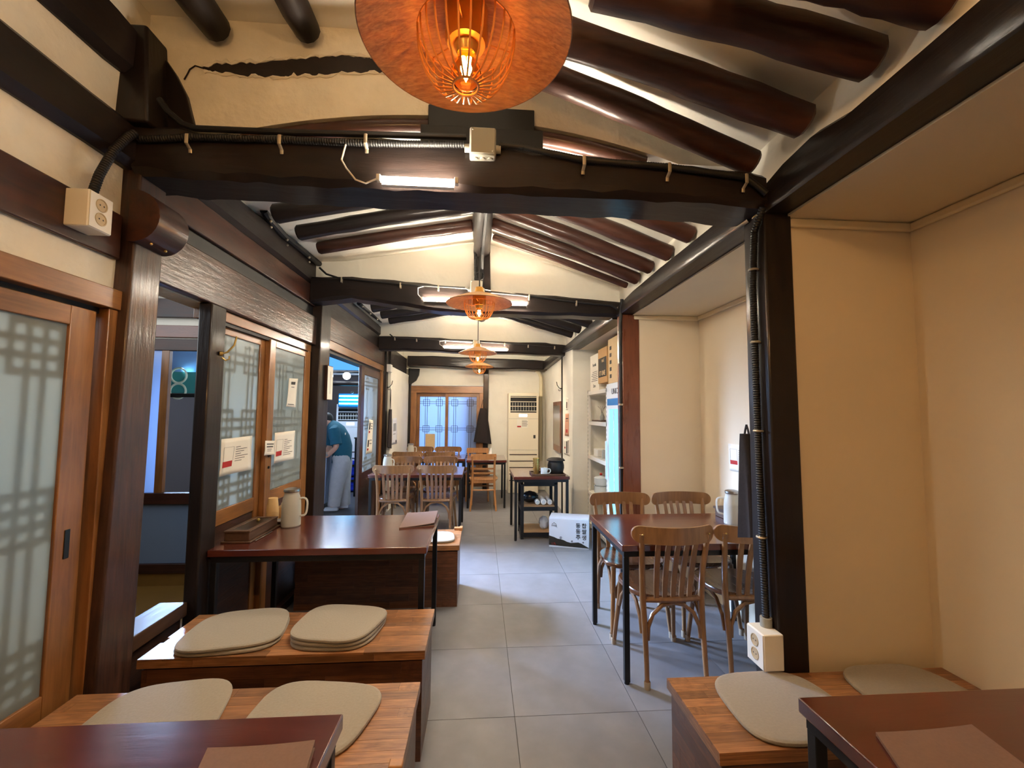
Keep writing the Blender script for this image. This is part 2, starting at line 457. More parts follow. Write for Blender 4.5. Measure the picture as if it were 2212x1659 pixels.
# ---- ceiling (sloped plaster, one shell per bay)
ce = MB()
def bay(prof, y0, y1, t=.06):
    for (a, b) in zip(prof[:-1], prof[1:]):
        ce.add([(a[0], y0, a[1]), (b[0], y0, b[1]), (b[0], y1, b[1]), (a[0], y1, a[1]), (a[0], y0, a[1] + t), (b[0], y0, b[1] + t), (b[0], y1, b[1] + t), (a[0], y1, a[1] + t)],
               [(0, 3, 2, 1), (4, 5, 6, 7), (0, 1, 5, 4), (1, 2, 6, 5), (2, 3, 7, 6), (3, 0, 4, 7)])
PN = [(-1.6, 3.15), (-.5, 3.15), (.15, 3.02), (1.3, 2.59)]
P2 = [(-1.6, 2.70), (-1.15, 2.73), (0, 2.94), (1.3, 2.55)]
P3 = [(-1.6, 2.66), (-1.15, 2.68), (0, 2.86), (1.3, 2.53)]
bay(PN, YB, 1.90); bay(P2, 1.90, 3.72); bay(P3, 3.72, 6.1); bay(P3, 6.1, YF)
struct(ce.build('ceiling', 'plaster', origin=(0, 0, 0)))
def prof_z(pr, x):
    for (a, b) in zip(pr[:-1], pr[1:]):
        if a[0] <= x <= b[0]: return a[1] + (b[1] - a[1])*(x - a[0])/(b[0] - a[0])
# gable infills above the tie beams
def gable(name, y, t, lower, pr, mat='plaster'):
    xs_ = [-1.5 + 2.8*k/28 for k in range(29)]
    pts = [(x, y, lower(x)) for x in xs_] + [(x, y, prof_z(pr, x) + .03) for x in reversed(xs_)]
    return struct(MB().prism(pts, (0, t, 0)).build(name, mat, origin=(0, 0, 0)))
def arch(x):            # underside of the plaster above the first beam
    return 2.60 + .15*max(0, 1 - ((x + .16)/1.0)**2) if -1.16 < x < .84 else 2.58
gable('wall_gable_near', 1.86, .05, lambda x: arch(x) + .02, PN, 'plaster_rough')
gable('wall_gable_middle', 3.70, .05, lambda x: 2.42, P2)
gable('wall_gable_far', 6.10, .05, lambda x: 2.38, P3)
# crack in the near gable plaster showing the plate beam inside
def ragged(y, px_top, px_bot, jit):
    a = [P(px, py, y=y) for px, py in px_top]; b = [P(px, py, y=y) for px, py in px_bot]
    return a + list(reversed(b))
top = [(436, 147), (470, 138), (520, 137), (575, 135), (630, 128), (680, 124), (735, 119), (780, 122), (815, 128), (850, 146), (900, 150), (960, 150)]
bot = [(440, 152), (470, 155), (520, 163), (560, 164), (612, 166), (650, 160), (700, 162), (740, 157), (800, 155), (850, 156), (900, 157), (960, 158)]
gc = bpy.data.objects['wall_gable_near']
def rough_line(pts, amp, k=5):
    out = []
    for a, b in zip(pts[:-1], pts[1:]):
        for q in range(k):
            f = q/k; out.append((a[0] + (b[0] - a[0])*f + random.uniform(-2, 2), a[1] + (b[1] - a[1])*f + random.uniform(-amp, amp)))
    return out + [pts[-1]]
top = rough_line(top, 2.6); bot = rough_line(bot, 2.2)
MB().prism(ragged(1.858, top, bot, 0), (0, .02, 0)).build('exposed_plate', 'crack_dark', gc)
for pts_, dz in ((top, -3), (bot, 3)):
    lp_ = [P(px, py + dz + random.uniform(-2, 2), y=1.857) for px, py in pts_]
    MB().tube(lp_, [random.choice((.001, .004, .007, .010)) for _ in lp_], 5).build('plaster_lip', 'plaster_rough', gc)
MB().tube([P(398, 172, y=1.856), P(405, 160, y=1.856), P(410, 150, y=1.856), P(422, 142, y=1.856), P(438, 147, y=1.856)], .003, 5).build('hairline_crack', 'crack_dark', gc)

# ================================================================ TIMBERS
def beam(name, label, secs, mat, cat='beam', rnd=.02, group=None):
    """lofted rectangular timber; secs = (x, y_front, y_back, z_bot, z_top)"""
    mb = MB(); rings = []; fine = []
    for k_, (a, b) in enumerate(zip(secs[:-1], secs[1:])):
        for q in range(4):
            f = q/4; jt = .005 if (q or k_) else 0
            fine.append(tuple(a[i_] + (b[i_] - a[i_])*f + (random.uniform(-jt, jt)*(.5 if i_ < 3 else 1) if i_ else 0) for i_ in range(5)))
    for (x, yf, yb, zb, zt) in fine + [secs[-1]]:
        c = rnd*random.uniform(.8, 1.5)
        rings.append([Vector(p) for p in [(x, yf, zb + c), (x, yf + c, zb), (x, yb - c, zb), (x, yb, zb + c), (x, yb, zt - c), (x, yb - c, zt), (x, yf + c, zt), (x, yf, zt - c)]])
    mb.loft(rings)
    return tag(mb.build(name, mat), label, cat, group)
b1 = []
for (px, ty, by) in [(330, 262, 428), (420, 276, 434), (560, 284, 442), (760, 290, 452), (950, 300, 460), (1150, 318, 468), (1350, 340, 477), (1500, 352, 485), (1655, 372, 497)]:
    f = (px - 330)/1325.0
    yf, yb = 1.76 - .13*f, 1.97 - .12*f
    t = P(px, ty, y=yf); b = P(px, by, y=yb)
    b1.append((t.x, yf, yb, b.z, t.z))
b1[0] = (-1.40,) + b1[0][1:]
beam('tie_beam', 'massive dark tie beam carrying one warm tube light and grey junction box', b1, 'dark_timber_x')
b2 = []
for (px, ty, by) in [(695, 597, 664), (760, 596, 654), (850, 604, 668), (950, 614, 681), (1050, 626, 686), (1200, 638, 690), (1345, 652, 694)]:
    yf, yb = 3.60, 3.78
    t = P(px, ty, y=yf); b = P(px, by, y=yb); b2.append((t.x, yf, yb, b.z, t.z))
b2[0] = (-1.41,) + b2[0][1:]
beam('tie_beam', 'dark tie beam over the dining table, with grey box and king post', b2, 'dark_timber_x')
b3 = []
for (px, ty, by) in [(838, 726, 760), (900, 727, 760), (1000, 733, 765), (1100, 738, 767), (1180, 740, 770), (1218, 746, 772)]:
    yf, yb = 6.0, 6.18
    t = P(px, ty, y=yf); b = P(px, by, y=yb); b3.append((t.x, yf, yb, b.z, t.z))
b3[0] = (-1.41,) + b3[0][1:]; b3[-1] = (1.23,) + b3[-1][1:]
beam('tie_beam', 'dark tie beam carrying a pair of long lit tubes', b3, 'dark_timber_x')
b4 = []
for (px, ty, by) in [(884, 768, 790), (950, 769, 791), (1040, 773, 796), (1120, 776, 797), (1200, 780, 800)]:
    yf, yb = 7.86, 8.14
    t = P(px, ty, y=yf); b = P(px, by, y=yf); b4.append((t.x, yf, yb, b.z, t.z))
b4[0] = (-1.33,) + b4[0][1:]; b4[-1] = (1.22,) + b4[-1][1:]
beam('tie_beam', 'dark tie beam along the top of the far wall above the window door', b4, 'dark_timber_x')
# bowed log over the first beam and its block
bw = [(x/20.0, 1.89, arch(x/20.0) - .015) for x in range(-21, 16)]
tag(MB().tube(bw, [.034]*len(bw), 10).build('bowed_log', 'red_timber_x'), 'thin bowed reddish log arching over the first tie beam', 'beam')
kb = thing('bracket_block', 'stepped black wooden block on top of first tie beam behind the big lamp', 'block', (0, 1.88, 2.56))
B(-.275, .262, 1.82, 1.97, 2.55, 2.70).build('lower_block', 'black_rubber', kb, bevel=.004)
B(-.245, .225, 1.83, 1.96, 2.70, 2.80).build('upper_block', 'black_rubber', kb, bevel=.004)

def log(name, label, pts, r, mat, cat='rafter', group=None, n=12, jit=.06):
    P_ = [Vector(p) for p in pts]; out = []; rad = []
    K = 10
    for k in range(K + 1):
        f = k/K*(len(P_) - 1); i = min(int(f), len(P_) - 2); q = f - i
        out.append(P_[i].lerp(P_[i + 1], q)); rr = r if not isinstance(r, tuple) else r[0] + (r[1] - r[0])*k/K
        rad.append(rr*(1 + random.uniform(-jit, jit)))
    out = [out[0] - (out[1] - out[0]).normalized()*.012] + out + [out[-1] + (out[-1] - out[-2]).normalized()*.012]
    rad = [rad[0]*.8] + rad + [rad[-1]*.8]
    return tag(MB().tube(out, rad, n).build(name, mat), label, cat, group)
def rafter(pA, yA, pB, yB, r, mat, label, group, sag=0.0):
    a = P(*pA, y=yA); b = P(*pB, y=yB)
    md = (a + b)/2 + Vector((0, 0, sag))
    return log('rafter', label, [a, md, b], r, mat, group=group)
GA = 'thick log rafters above the right-hand bench'
LA = 'thick dark log rafter sloping down toward the purlin above the corner bench'
for (pB, yB, pA, r) in [((1880, 128), 1.17, (1290, -32), .062), ((1735, 262), 1.44, (1130, 50), .062), ((1625, 352), 1.70, (1120, 140), .055), ((2030, 5), .98, (1600, -95), .06)]:
    rafter(pA, yB, pB, yB, r, 'red_timber_x', LA, GA, .01)
LB = 'dark log rafter running over the far end of plaster gable with crack'
log('rafter', LB, [P(468, 62, y=1.82), (-1.16, 1.3, 3.06), (-1.2, .4, 3.08)], .062, 'dark_timber_y', group='two rafters ending above the cracked plaster')
log('rafter', LB, [P(665, 68, y=1.82), (-.80, 1.3, 3.08), (-.84, .4, 3.09)], .058, 'dark_timber_y', group='two rafters ending above the cracked plaster')
G2L, L2L = 'rafters left of the ridge between first two beams', 'glossy dark log rafter sloping up to the ridge above the glazed sliding doors'
for (pA, pB, y, r) in [((596, 462), (1020, 400), 2.55, .055), ((646, 503), (1020, 446), 2.86, .050), ((690, 536), (1018, 487), 3.26, .048)]:
    rafter(pA, y, pB, y, r, 'dark_timber_x' if y < 3 else 'red_timber_x', L2L, G2L, .012)
G2R, L2R = 'rafters right of the ridge between first two beams', 'glossy reddish log rafter sloping down to the purlin above the dining table'
for (pA, pB, y, r) in [((1072, 340), (1492, 508), 2.36, .052), ((1072, 400), (1446, 548), 2.64, .052), ((1072, 448), (1405, 578), 2.94, .05), ((1066, 482), (1376, 602), 3.20, .045), ((1068, 513), (1352, 616), 3.44, .026)]:
    rafter(pA, y, pB, y, r, 'red_timber_x', L2R, G2R, .01)
G3L, L3L = 'rafters left of the ridge in the third bay', 'dark log rafter left of the ridge seen beneath the second tie beam'
for k, (pA, pB, y) in enumerate([((775, 640), (1018, 600), 4.15), ((805, 665), (1018, 628), 4.60), ((825, 680), (1018, 655), 5.1), ((842, 692), (1018, 668), 5.6)]):
    rafter(pA, y, pB, y, .05, 'dark_timber_x', L3L, G3L, .0)
G3R, L3R = 'rafters right of the ridge in the third bay', 'dark log rafter right of the ridge seen beneath the second tie beam'
for k, (pA, pB, y) in enumerate([((1050, 600), (1300, 683), 4.1), ((1050, 630), (1275, 700), 4.55), ((1050, 652), (1252, 712), 5.0), ((1050, 668), (1235, 722), 5.5)]):
    rafter(pA, y, pB, y, .05, 'dark_timber_x', L3R, G3R, .0)
log('ridge_log', 'dark ridge log running along the top of the bay behind the first beam', [(.0, 1.93, 2.86), (.0, 2.8, 2.86), (-.005, 3.69, 2.84)], .07, 'dark_timber_y', cat='beam')
log('ridge_log', 'dark ridge log running along the top of the third bay', [(.0, 3.77, 2.80), (.0, 5, 2.80), (.0, 6.09, 2.80)], .07, 'dark_timber_y', cat='beam')
tag(MB().hexa([(-.055, 3.63, 2.47), (.075, 3.63, 2.47), (.075, 3.71, 2.47), (-.055, 3.71, 2.47)], [(-.04, 3.63, 2.85), (.065, 3.63, 2.85), (.065, 3.71, 2.85), (-.04, 3.71, 2.85)]).build('king_post', 'dark_timber_z', bevel=.006), 'short dark king post standing on the tie beam over the dining table', 'post')

# right purlins, one per bay
def purlin(label, secs):
    rings = []
    for (y, x0, x1, zb, zt) in secs:
        rings.append([Vector(p) for p in [(x0 + .008, y, zb), (x1, y, zb), (x1, y, zt), (x0 + .05, y, zt), (x0 + .012, y, zt - .03), (x0, y, zt - .08 if zt - .08 > zb + .02 else zb + .02), (x0, y, zb + .012)]])
    return tag(MB().loft(rings).build('purlin', 'dark_timber_y'), label, 'beam')
purlin('long dark purlin along the soffit above the corner bench', [(YB, 1.15, 1.30, 2.285, 2.47), (.6, 1.15, 1.30, 2.285, 2.47), (1.0, 1.15, 1.30, 2.285, 2.45), (1.25, 1.15, 1.30, 2.285, 2.44), (1.4, 1.155, 1.30, 2.285, 2.47), (1.55, 1.16, 1.30, 2.285, 2.46), (1.75, 1.16, 1.30, 2.285, 2.41)])
purlin('dark purlin above the dining table from first to second post', [(1.75, 1.15, 1.29, 2.285, 2.43), (2.1, 1.15, 1.29, 2.285, 2.43), (2.7, 1.15, 1.29, 2.283, 2.43), (3.2, 1.15, 1.29, 2.28, 2.42), (3.6, 1.16, 1.29, 2.28, 2.40)])
purlin('dark purlin over the shelf and drinks fridge', [(3.66, 1.14, 1.28, 2.27, 2.42), (4.5, 1.14, 1.28, 2.27, 2.42), (5.4, 1.14, 1.28, 2.27, 2.40), (6.0, 1.14, 1.28, 2.30, 2.40)])
purlin('dark purlin over the far right wall beside the air conditioner', [(6.18, 1.14, 1.28, 2.27, 2.42), (7.0, 1.14, 1.28, 2.26, 2.42), (7.86, 1.14, 1.28, 2.24, 2.42)])

# posts
def post(name, label, a, b, z0, z1, mat):
    """a = (x0,x1,y0,y1) at bottom, b at top"""
    q = lambda t, z: [(t[0], t[2], z), (t[1], t[2], z), (t[1], t[3], z), (t[0], t[3], z)]
    return tag(MB().hexa(q(a, z0), q(b, z1)).build(name, mat, bevel=.008), label, 'post')
post('timber_post', 'glossy dark post with log stub beside the frosted sliding door', (-1.55, -1.375, 1.715, 1.89), (-1.55, -1.375, 1.79, 1.93), 0, 2.78, 'board_gloss_z')
post('timber_post', 'dark post carrying a black conduit and white socket near the corner bench', (1.17, 1.295, 1.655, 1.81), (1.165, 1.285, 1.66, 1.80), 0, 2.30, 'dark_timber_z')
post('timber_post', 'reddish brown post between the dining table and drinks fridge', (1.175, 1.325, 3.50, 3.63), (1.175, 1.325, 3.50, 3.63), 0, 2.285, 'post_red_z')
post('timber_post', 'slim dark post with a coat hook beside the glazed doors', (-1.455, -1.388, 2.30, 2.43), (-1.455, -1.388, 2.30, 2.43), 0, 2.004, 'dark_timber_z')
post('timber_post', 'dark post between the glazed doors and the kitchen doorway', (-1.55, -1.36, 3.70, 3.95), (-1.55, -1.36, 3.74, 3.97), 0, 2.62, 'dark_timber_z')
post('timber_post', 'dark post between kitchen doorway and far plaster wall', (-1.55, -1.37, 6.36, 6.50), (-1.55, -1.37, 6.36, 6.50), 0, 2.5, 'dark_timber_z')
post('timber_post', 'dark narrow post between the window door and air conditioner', (.05, .145, 8.09, 8.2), (.05, .145, 8.09, 8.2), 0, 2.28, 'dark_timber_z')
post('timber_post', 'thin dark corner strip beyond the white pillar', (1.18, 1.23, 6.2, 6.27), (1.18, 1.23, 6.2, 6.27), 0, 2.32, 'dark_timber_z')
post('timber_post', 'thin dark corner strip left of the window door', (-1.34, -1.29, 8.05, 8.15), (-1.34, -1.29, 8.05, 8.15), 0, 2.25, 'dark_timber_z')
# log stub on the first post
st = thing('log_stub', 'short varnished half log pegged to the post under the tie beam', 'log', (-1.375, 1.86, 2.10))
hl = [(-1.375 + .10*math.cos(a), 0, 2.215 + .105*math.sin(a)) for a in [R(-100 + 200*k/14) for k in range(15)]]
MB().prism([(x, 1.755, z) for x, _, z in hl], (0, .17, 0)).build('half_log', 'red_timber_y', st)
for yy in (1.80, 1.88):
    MB().sphere((-1.335, yy, 2.118), .006, 8, 6).build('nail_head', 'brass', st)

# left boards, near bay
def yboard(name, label, x0, x1, y0, y1, z0, z1, mat, cat='board', bev=.006):
    return tag(B(x0, x1, y0, y1, z0, z1).build(name, mat, bevel=bev), label, cat)
yboard('wall_rail', 'flat brown rail across the plaster above the frosted sliding door', -1.439, -1.42, YB, 1.765, 2.035, 2.215, 'red_timber_y')
def ybeam(name, label, secs, mat):
    rings = []
    for (y, xf, zb, zt) in secs:
        c = .03
        rings.append([Vector(p) for p in [(-1.439, y, zb), (xf - c, y, zb), (xf, y, zb + c), (xf, y, zt - c), (xf - c, y, zt), (-1.439, y, zt)]])
    return tag(MB().loft(rings).build(name, mat), label, 'beam')
ybeam('purlin', 'dark purlin on the left wall leading to the first tie beam', [(YB, -1.40, 2.40, 2.62), (.8, -1.40, 2.40, 2.62), (1.3, -1.40, 2.40, 2.60), (1.6, -1.395, 2.41, 2.60), (1.85, -1.38, 2.41, 2.60)], 'dark_timber_y')
ybeam('purlin', 'uppermost dark purlin beside the cracked plaster', [(YB, -1.40, 2.76, 3.02), (.9, -1.40, 2.76, 3.02), (1.4, -1.40, 2.76, 3.0), (1.65, -1.395, 2.77, 3.0), (1.86, -1.39, 2.80, 2.98)], 'dark_timber_y')
tag(MB().hexa([(-1.45, 1.72, 2.58), (-1.32, 1.72, 2.58), (-1.32, 1.85, 2.58), (-1.45, 1.85, 2.58)], [(-1.45, 1.74, 3.0), (-1.36, 1.74, 3.0), (-1.36, 1.86, 3.0), (-1.45, 1.86, 3.0)]).build('king_post', 'dark_timber_z', bevel=.01), 'dark upright stub between the two left purlins at the corner', 'post')
br = [P(px, py, y=1.84) for px, py in [(352, 285), (352, 120), (378, 158), (402, 205), (416, 262), (428, 283)]]
tag(MB().prism(br, (0, .05, 0)).build('corner_bracket', 'dark_timber_z', bevel=.004), 'curved black bracket rising from the tie beam corner', 'bracket')
# left boards, middle bay
yboard('lintel_board', 'wide glossy lintel board over the glazed sliding doors', -1.449, -1.40, 1.90, 3.75, 2.005, 2.245, 'board_gloss_y')
yboard('gap_shade', 'narrow black strip for the shadow gap above the wide lintel', -1.449, -1.435, 1.90, 3.75, 2.245, 2.335, 'black_rubber')  # shadow of the gap, put in as a black strip
yboard('wall_plank', 'orange brown plank under the purlin above the glazed doors', -1.449, -1.415, 1.93, 3.75, 2.335, 2.50, 'red_timber_y')
ybeam('purlin', 'dark purlin with cable bundle above the glazed doors', [(1.93, -1.40, 2.50, 2.68), (2.6, -1.40, 2.50, 2.69), (3.2, -1.40, 2.50, 2.71), (3.8, -1.41, 2.50, 2.71)], 'dark_timber_y')
# left boards, doorway bay
yboard('lintel_board', 'glossy dark lintel board over the kitchen doorway', -1.449, -1.405, 3.96, 6.37, 2.11, 2.33, 'board_gloss_y')
yboard('wall_plank', 'dark plank above the lintel of the kitchen doorway', -1.449, -1.42, 3.96, 6.37, 2.335, 2.50, 'dark_timber_y')
ybeam('purlin', 'dark purlin with cables over the kitchen doorway', [(3.96, -1.41, 2.50, 2.66), (5.2, -1.41, 2.50, 2.66), (6.37, -1.41, 2.50, 2.66)], 'dark_timber_y')
yboard('wall_plank', 'dark plank over the far plaster wall with aprons', -1.439, -1.34, 6.5, 7.86, 2.12, 2.40, 'dark_timber_y')

# ================================================================ DOORS AND WINDOWS
def lattice(parent, plane, c, u0, u1, z0, z1, vpairs, hpairs, gap=.045, bar=.011, mat='dark_timber_z', t=.01, box=True):
    """wooden lattice bars on a plane; plane 'x' (u = y) or 'y' (u = x)"""
    def bar_(ua, ub, za, zb):
        if plane == 'x': o = B(c, c + t, ua, ub, za, zb)
        else: o = B(ua, ub, c, c + t, za, zb)
        o.build('lattice_bar', mat, parent, smooth=False)
    h = bar/2
    for u in vpairs:
        for s in (-gap/2, gap/2): bar_(u + s - h, u + s + h, z0, z1)
    for z in hpairs:
        for s in (-gap/2, gap/2): bar_(u0, u1, z + s - h, z + s + h)
    if box:
        q = gap*1.5
        for u in vpairs:
            for z in hpairs:
                bar_(u - q - h, u + q + h, z - q - h, z - q + h); bar_(u - q - h, u + q + h, z + q - h, z + q + h)
                bar_(u - q - h, u - q + h, z - q, z + q); bar_(u + q - h, u + q + h, z - q, z + q)
def sdoor(name, x, y0, y1, z0, z1, pz0, pz1, sl, sr, vp, hp, wood_='door_wood', low='door_wood', gap=.045, pane='frost_pane', lat=True, bar=.014):
    r = sroot(name, (x, (y0 + y1)/2, z0)); t = .035
    B(x - t, x, y0, y0 + sl, z0, z1).build('stile', wood_+'_z', r, bevel=.003)
    B(x - t, x, y1 - sr, y1, z0, z1).build('stile', wood_+'_z', r, bevel=.003)
    B(x - t, x, y0 + sl, y1 - sr, pz1, z1).build('top_rail', wood_+'_y', r, bevel=.003)
    B(x - t, x, y0 + sl, y1 - sr, pz0 - .085, pz0).build('lock_rail', wood_+'_y', r, bevel=.003)
    B(x - t*.8, x - .008, y0 + sl, y1 - sr, z0, pz0 - .085).build('lower_panel', low+'_y', r)
    B(x - .016, x - .010, y0 + sl, y1 - sr, pz0, pz1).build('pane', pane, r, smooth=False)
    if lat: lattice(r, 'x', x - .0275, y0 + sl, y1 - sr, pz0, pz1, vp, hp, gap, bar)
    return r
# near frosted door in its orange frame
fr = sroot('trim_6', (-1.45, 1.0, 0))
B(-1.52, -1.405, -.3, 1.795, 1.835, 1.912).build('door_header', 'door_wood_y', fr, bevel=.003)
B(-1.52, -1.415, 1.725, 1.793, 0, 1.835).build('door_jamb', 'door_wood_z', fr, bevel=.003)
B(-1.52, -1.415, -.3, -.23, 0, 1.835).build('door_jamb', 'door_wood_z', fr, bevel=.003)
B(-1.54, -1.45, -.23, 1.725, 1.812, 1.836).build('track', 'black_rubber', fr)
d1 = sdoor('door_1', -1.437, .78, 1.70, .02, 1.815, .50, 1.745, .09, .10, [.99, 1.505], [.60, 1.10, 1.65], gap=.053, bar=.02)
B(-1.437, -1.434, 1.635, 1.655, .93, 1.03).build('finger_pull', 'dark_steel', d1, bevel=.002)
sdoor('door_2', -1.475, -.2, .82, .02, 1.815, .50, 1.745, .09, .10, [.1, .55], [.62, 1.09, 1.655])
# glazed doors of the middle bay
fr = sroot('trim_7', (-1.45, 3.0, 0))
B(-1.55, -1.43, 2.41, 3.72, 1.945, 2.004).build('door_header', 'door_wood_y', fr, bevel=.003)
B(-1.52, -1.44, 2.41, 3.70, 1.925, 1.945).build('track', 'black_rubber', fr)
B(-1.52, -1.43, 3.66, 3.71, 0, 1.945).build('door_jamb', 'door_wood_z', fr, bevel=.003)
B(-1.55, -1.40, 2.41, 3.70, 0, .06).build('door_sill', 'red_timber_y', fr, bevel=.003)
sdoor('door_3', -1.465, 2.41, 3.06, .06, 1.935, .885, 1.885, .04, .10, [2.61, 2.87], [.985, 1.37, 1.765], low='board_gloss', gap=.052, bar=.018)
d4 = sdoor('door_4', -1.43, 3.02, 3.665, .06, 1.935, .905, 1.89, .08, .06, [3.215, 3.49], [.985, 1.37, 1.77], low='board_gloss', gap=.052, bar=.018)
MB().lathe([(0, .012), (.018, .012), (.024, 0), (.0, 0)], (-1.43, 3.06, 1.17), 16, 'x', sy=1.6).build('door_knob', 'dark_steel', d4)
MB().lathe([(0, .008), (.008, .008), (.010, 0)], (-1.43, 3.06, 1.065), 10, 'x').build('keyhole', 'black_metal', d4)
# sill of the narrow opening
sl_ = sroot('trim_8', (-1.48, 2.1, 0))
B(-1.56, -1.43, 1.89, 2.30, .44, .505).build('opening_sill', 'tray_wood', sl_, bevel=.004)
B(-1.55, -1.45, 1.89, 2.285, 0, .44).build('opening_apron', 'board_gloss_y', sl_)
# kitchen doorway frame and its slid-open door
fr = sroot('trim_9', (-1.45, 5.2, 0))
B(-1.55, -1.41, 3.96, 6.37, 2.03, 2.11).build('door_header', 'door_wood_y', fr, bevel=.003)
B(-1.55, -1.415, 6.26, 6.37, 0, 2.03).build('door_jamb', 'door_wood_z', fr, bevel=.003)
B(-1.55, -1.42, 3.95, 4.02, 0, 2.03).build('door_jamb', 'red_timber_z', fr, bevel=.003)
B(-1.54, -1.44, 4.0, 6.26, 2.0, 2.03).build('track', 'black_rubber', fr)
B(-1.54, -1.40, 4.0, 6.26, 0, .02).build('threshold', 'red_timber_y', fr)
d5 = sdoor('door_5', -1.43, 5.28, 6.24, .02, 2.0, .70, 1.90, .14, .10, [5.60, 5.95], [.80, 1.30, 1.80], wood_='red_timber', low='board_gloss', pane='frost_dim')
# far window door
fr = sroot('trim_10', (-.65, YF - .02, 0))
B(-1.31, .05, YF - .05, YF + .1, 1.80, 1.93).build('door_header', 'door_wood_x', fr, bevel=.003)
B(-1.31, -1.19, YF - .05, YF + .1, .1, 1.80).build('door_jamb', 'door_wood_z', fr, bevel=.003)
B(-.02, .05, YF - .05, YF + .1, .1, 1.80).build('door_jamb', 'door_wood_z', fr, bevel=.003)
B(-1.19, -.02, YF - .03, YF + .1, .1, .18).build('sill', 'door_wood_x', fr, bevel=.003)
for k, (a, b, y) in enumerate([(-1.19, -.60, YF + .04), (-.66, -.02, YF)]):
    r = sroot('window_%d' % (k + 1), ((a + b)/2, y, .18)); s = .055
    B(a, a + s, y, y + .03, .18, 1.80).build('stile', 'door_wood_z', r, bevel=.003)
    B(b - s, b, y, y + .03, .18, 1.80).build('stile', 'door_wood_z', r, bevel=.003)
    B(a + s, b - s, y, y + .03, 1.73, 1.80).build('top_rail', 'door_wood_x', r, bevel=.003)
    B(a + s, b - s, y, y + .03, .18, .42).build('bottom_rail', 'door_wood_x', r, bevel=.003)
    B(a + s, b - s, y + .018, y + .024, .42, 1.73).build('pane', 'frost_blue', r, smooth=False)
    w = b - a - 2*s
    lattice(r, 'y', y + .004, a + s, b - s, .42, 1.73, [a + s + .12, b - s - .12], [.62, 1.13, 1.62], .038, .007, 'red_timber_z')

tag(B(-.30, .04, YF + .14, YF + .34, .13, 1.78).build('outdoor_blocker', 'post_red_z'), 'brown blocker added outside to darken the right pane of window door', 'cabinet')  # invented block behind the glass, darkens part of the right pane

# ================================================================ SIDE ROOMS (seen through the openings)
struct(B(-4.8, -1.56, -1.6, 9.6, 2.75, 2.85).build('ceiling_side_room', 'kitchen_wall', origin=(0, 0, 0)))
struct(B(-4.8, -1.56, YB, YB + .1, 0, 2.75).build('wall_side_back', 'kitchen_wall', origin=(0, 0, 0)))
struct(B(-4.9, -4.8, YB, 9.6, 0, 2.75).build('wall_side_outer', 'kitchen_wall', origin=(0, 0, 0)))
# cross wall with the glazed porch door, seen through the narrow opening
yc = 3.85
wc = MB().box(-4.8, -3.35, yc, yc + .08, 0, 2.75).box(-2.15, -1.56, yc, yc + .08, 0, 2.75).box(-3.35, -2.15, yc, yc + .08, 2.02, 2.75)
struct(wc.build('wall_side_cross', 'plaster', origin=(0, 0, 0)))
def zz(py): return P(380, py, y=yc).z
pd = sroot('door_6', (-2.75, yc, 0))
B(-3.35, -2.15, yc - .05, yc, zz(688), zz(648)).build('upper_beam', 'red_timber_x', pd, bevel=.004)
B(-3.35, -2.15, yc - .03, yc, zz(730), zz(704)).build('door_header', 'post_red_x', pd, bevel=.004)
B(-3.35, -2.15, yc - .02, yc + .02, zz(758), zz(733)).build('top_rail', 'red_timber_x', pd, bevel=.004)
B(-3.35, -2.15, yc - .03, yc + .02, zz(1088), zz(1064)).build('lock_rail', 'red_timber_x', pd, bevel=.004)
B(-3.35, -2.15, yc - .03, yc + .02, zz(1236), zz(1216)).build('bottom_rail', 'red_timber_x', pd, bevel=.004)
B(-3.35, -2.15, yc - .01, yc + .02, 0, zz(1236)).build('kick_board', 'tan_board', pd)
xa = P(345, 900, y=yc).x; xb = P(362, 900, y=yc).x
B(xa, xb, yc - .02, yc + .02, zz(1064), zz(758)).build('mullion', 'door_wood_z', pd, bevel=.003)
B(xb + .25, xb + .33, yc - .02, yc + .02, zz(1064), zz(758)).build('mullion', 'red_timber_z', pd, bevel=.003)
B(-3.35, xa, yc + .0, yc + .006, zz(1064), zz(758)).build('pane', 'frost_blue', pd, smooth=False)
B(-3.35, -2.15, yc + .0, yc + .006, zz(1216), zz(1088)).build('pane', 'pane_slate', pd, smooth=False)
# sign on the building seen through the porch door
sg = thing('shop_sign', 'teal panel with a cream crossing-ring pattern behind the porch door', 'sign', (-3.75, 5.5, 1.5))
cz = P(386, 828, y=5.5)
B(cz.x - .35, cz.x + .25, 5.5, 5.53, cz.z - .12, cz.z + .14).build('panel', 'sign_teal', sg)
for s in (-1, 1):
    MB().ring((cz.x, 5.495, cz.z + s*.095), .09, .013, 28, 6, 'y').build('ring_pattern', 'sign_cream', sg)
tag(B(cz.x - .4, cz.x + .3, 5.56, 5.60, cz.z + .14, 2.7).build('sky_panel', 'sky_blue'), 'pale blue panel standing in for the sky above the teal sign', 'panel')  # flat panel put in as the sky above the sign
tag(B(cz.x - .4, cz.x + .3, 5.47, 5.56, cz.z - .17, cz.z - .125).build('dark_ledge', 'dark_steel'), 'dark ledge under the teal sign', 'ledge')
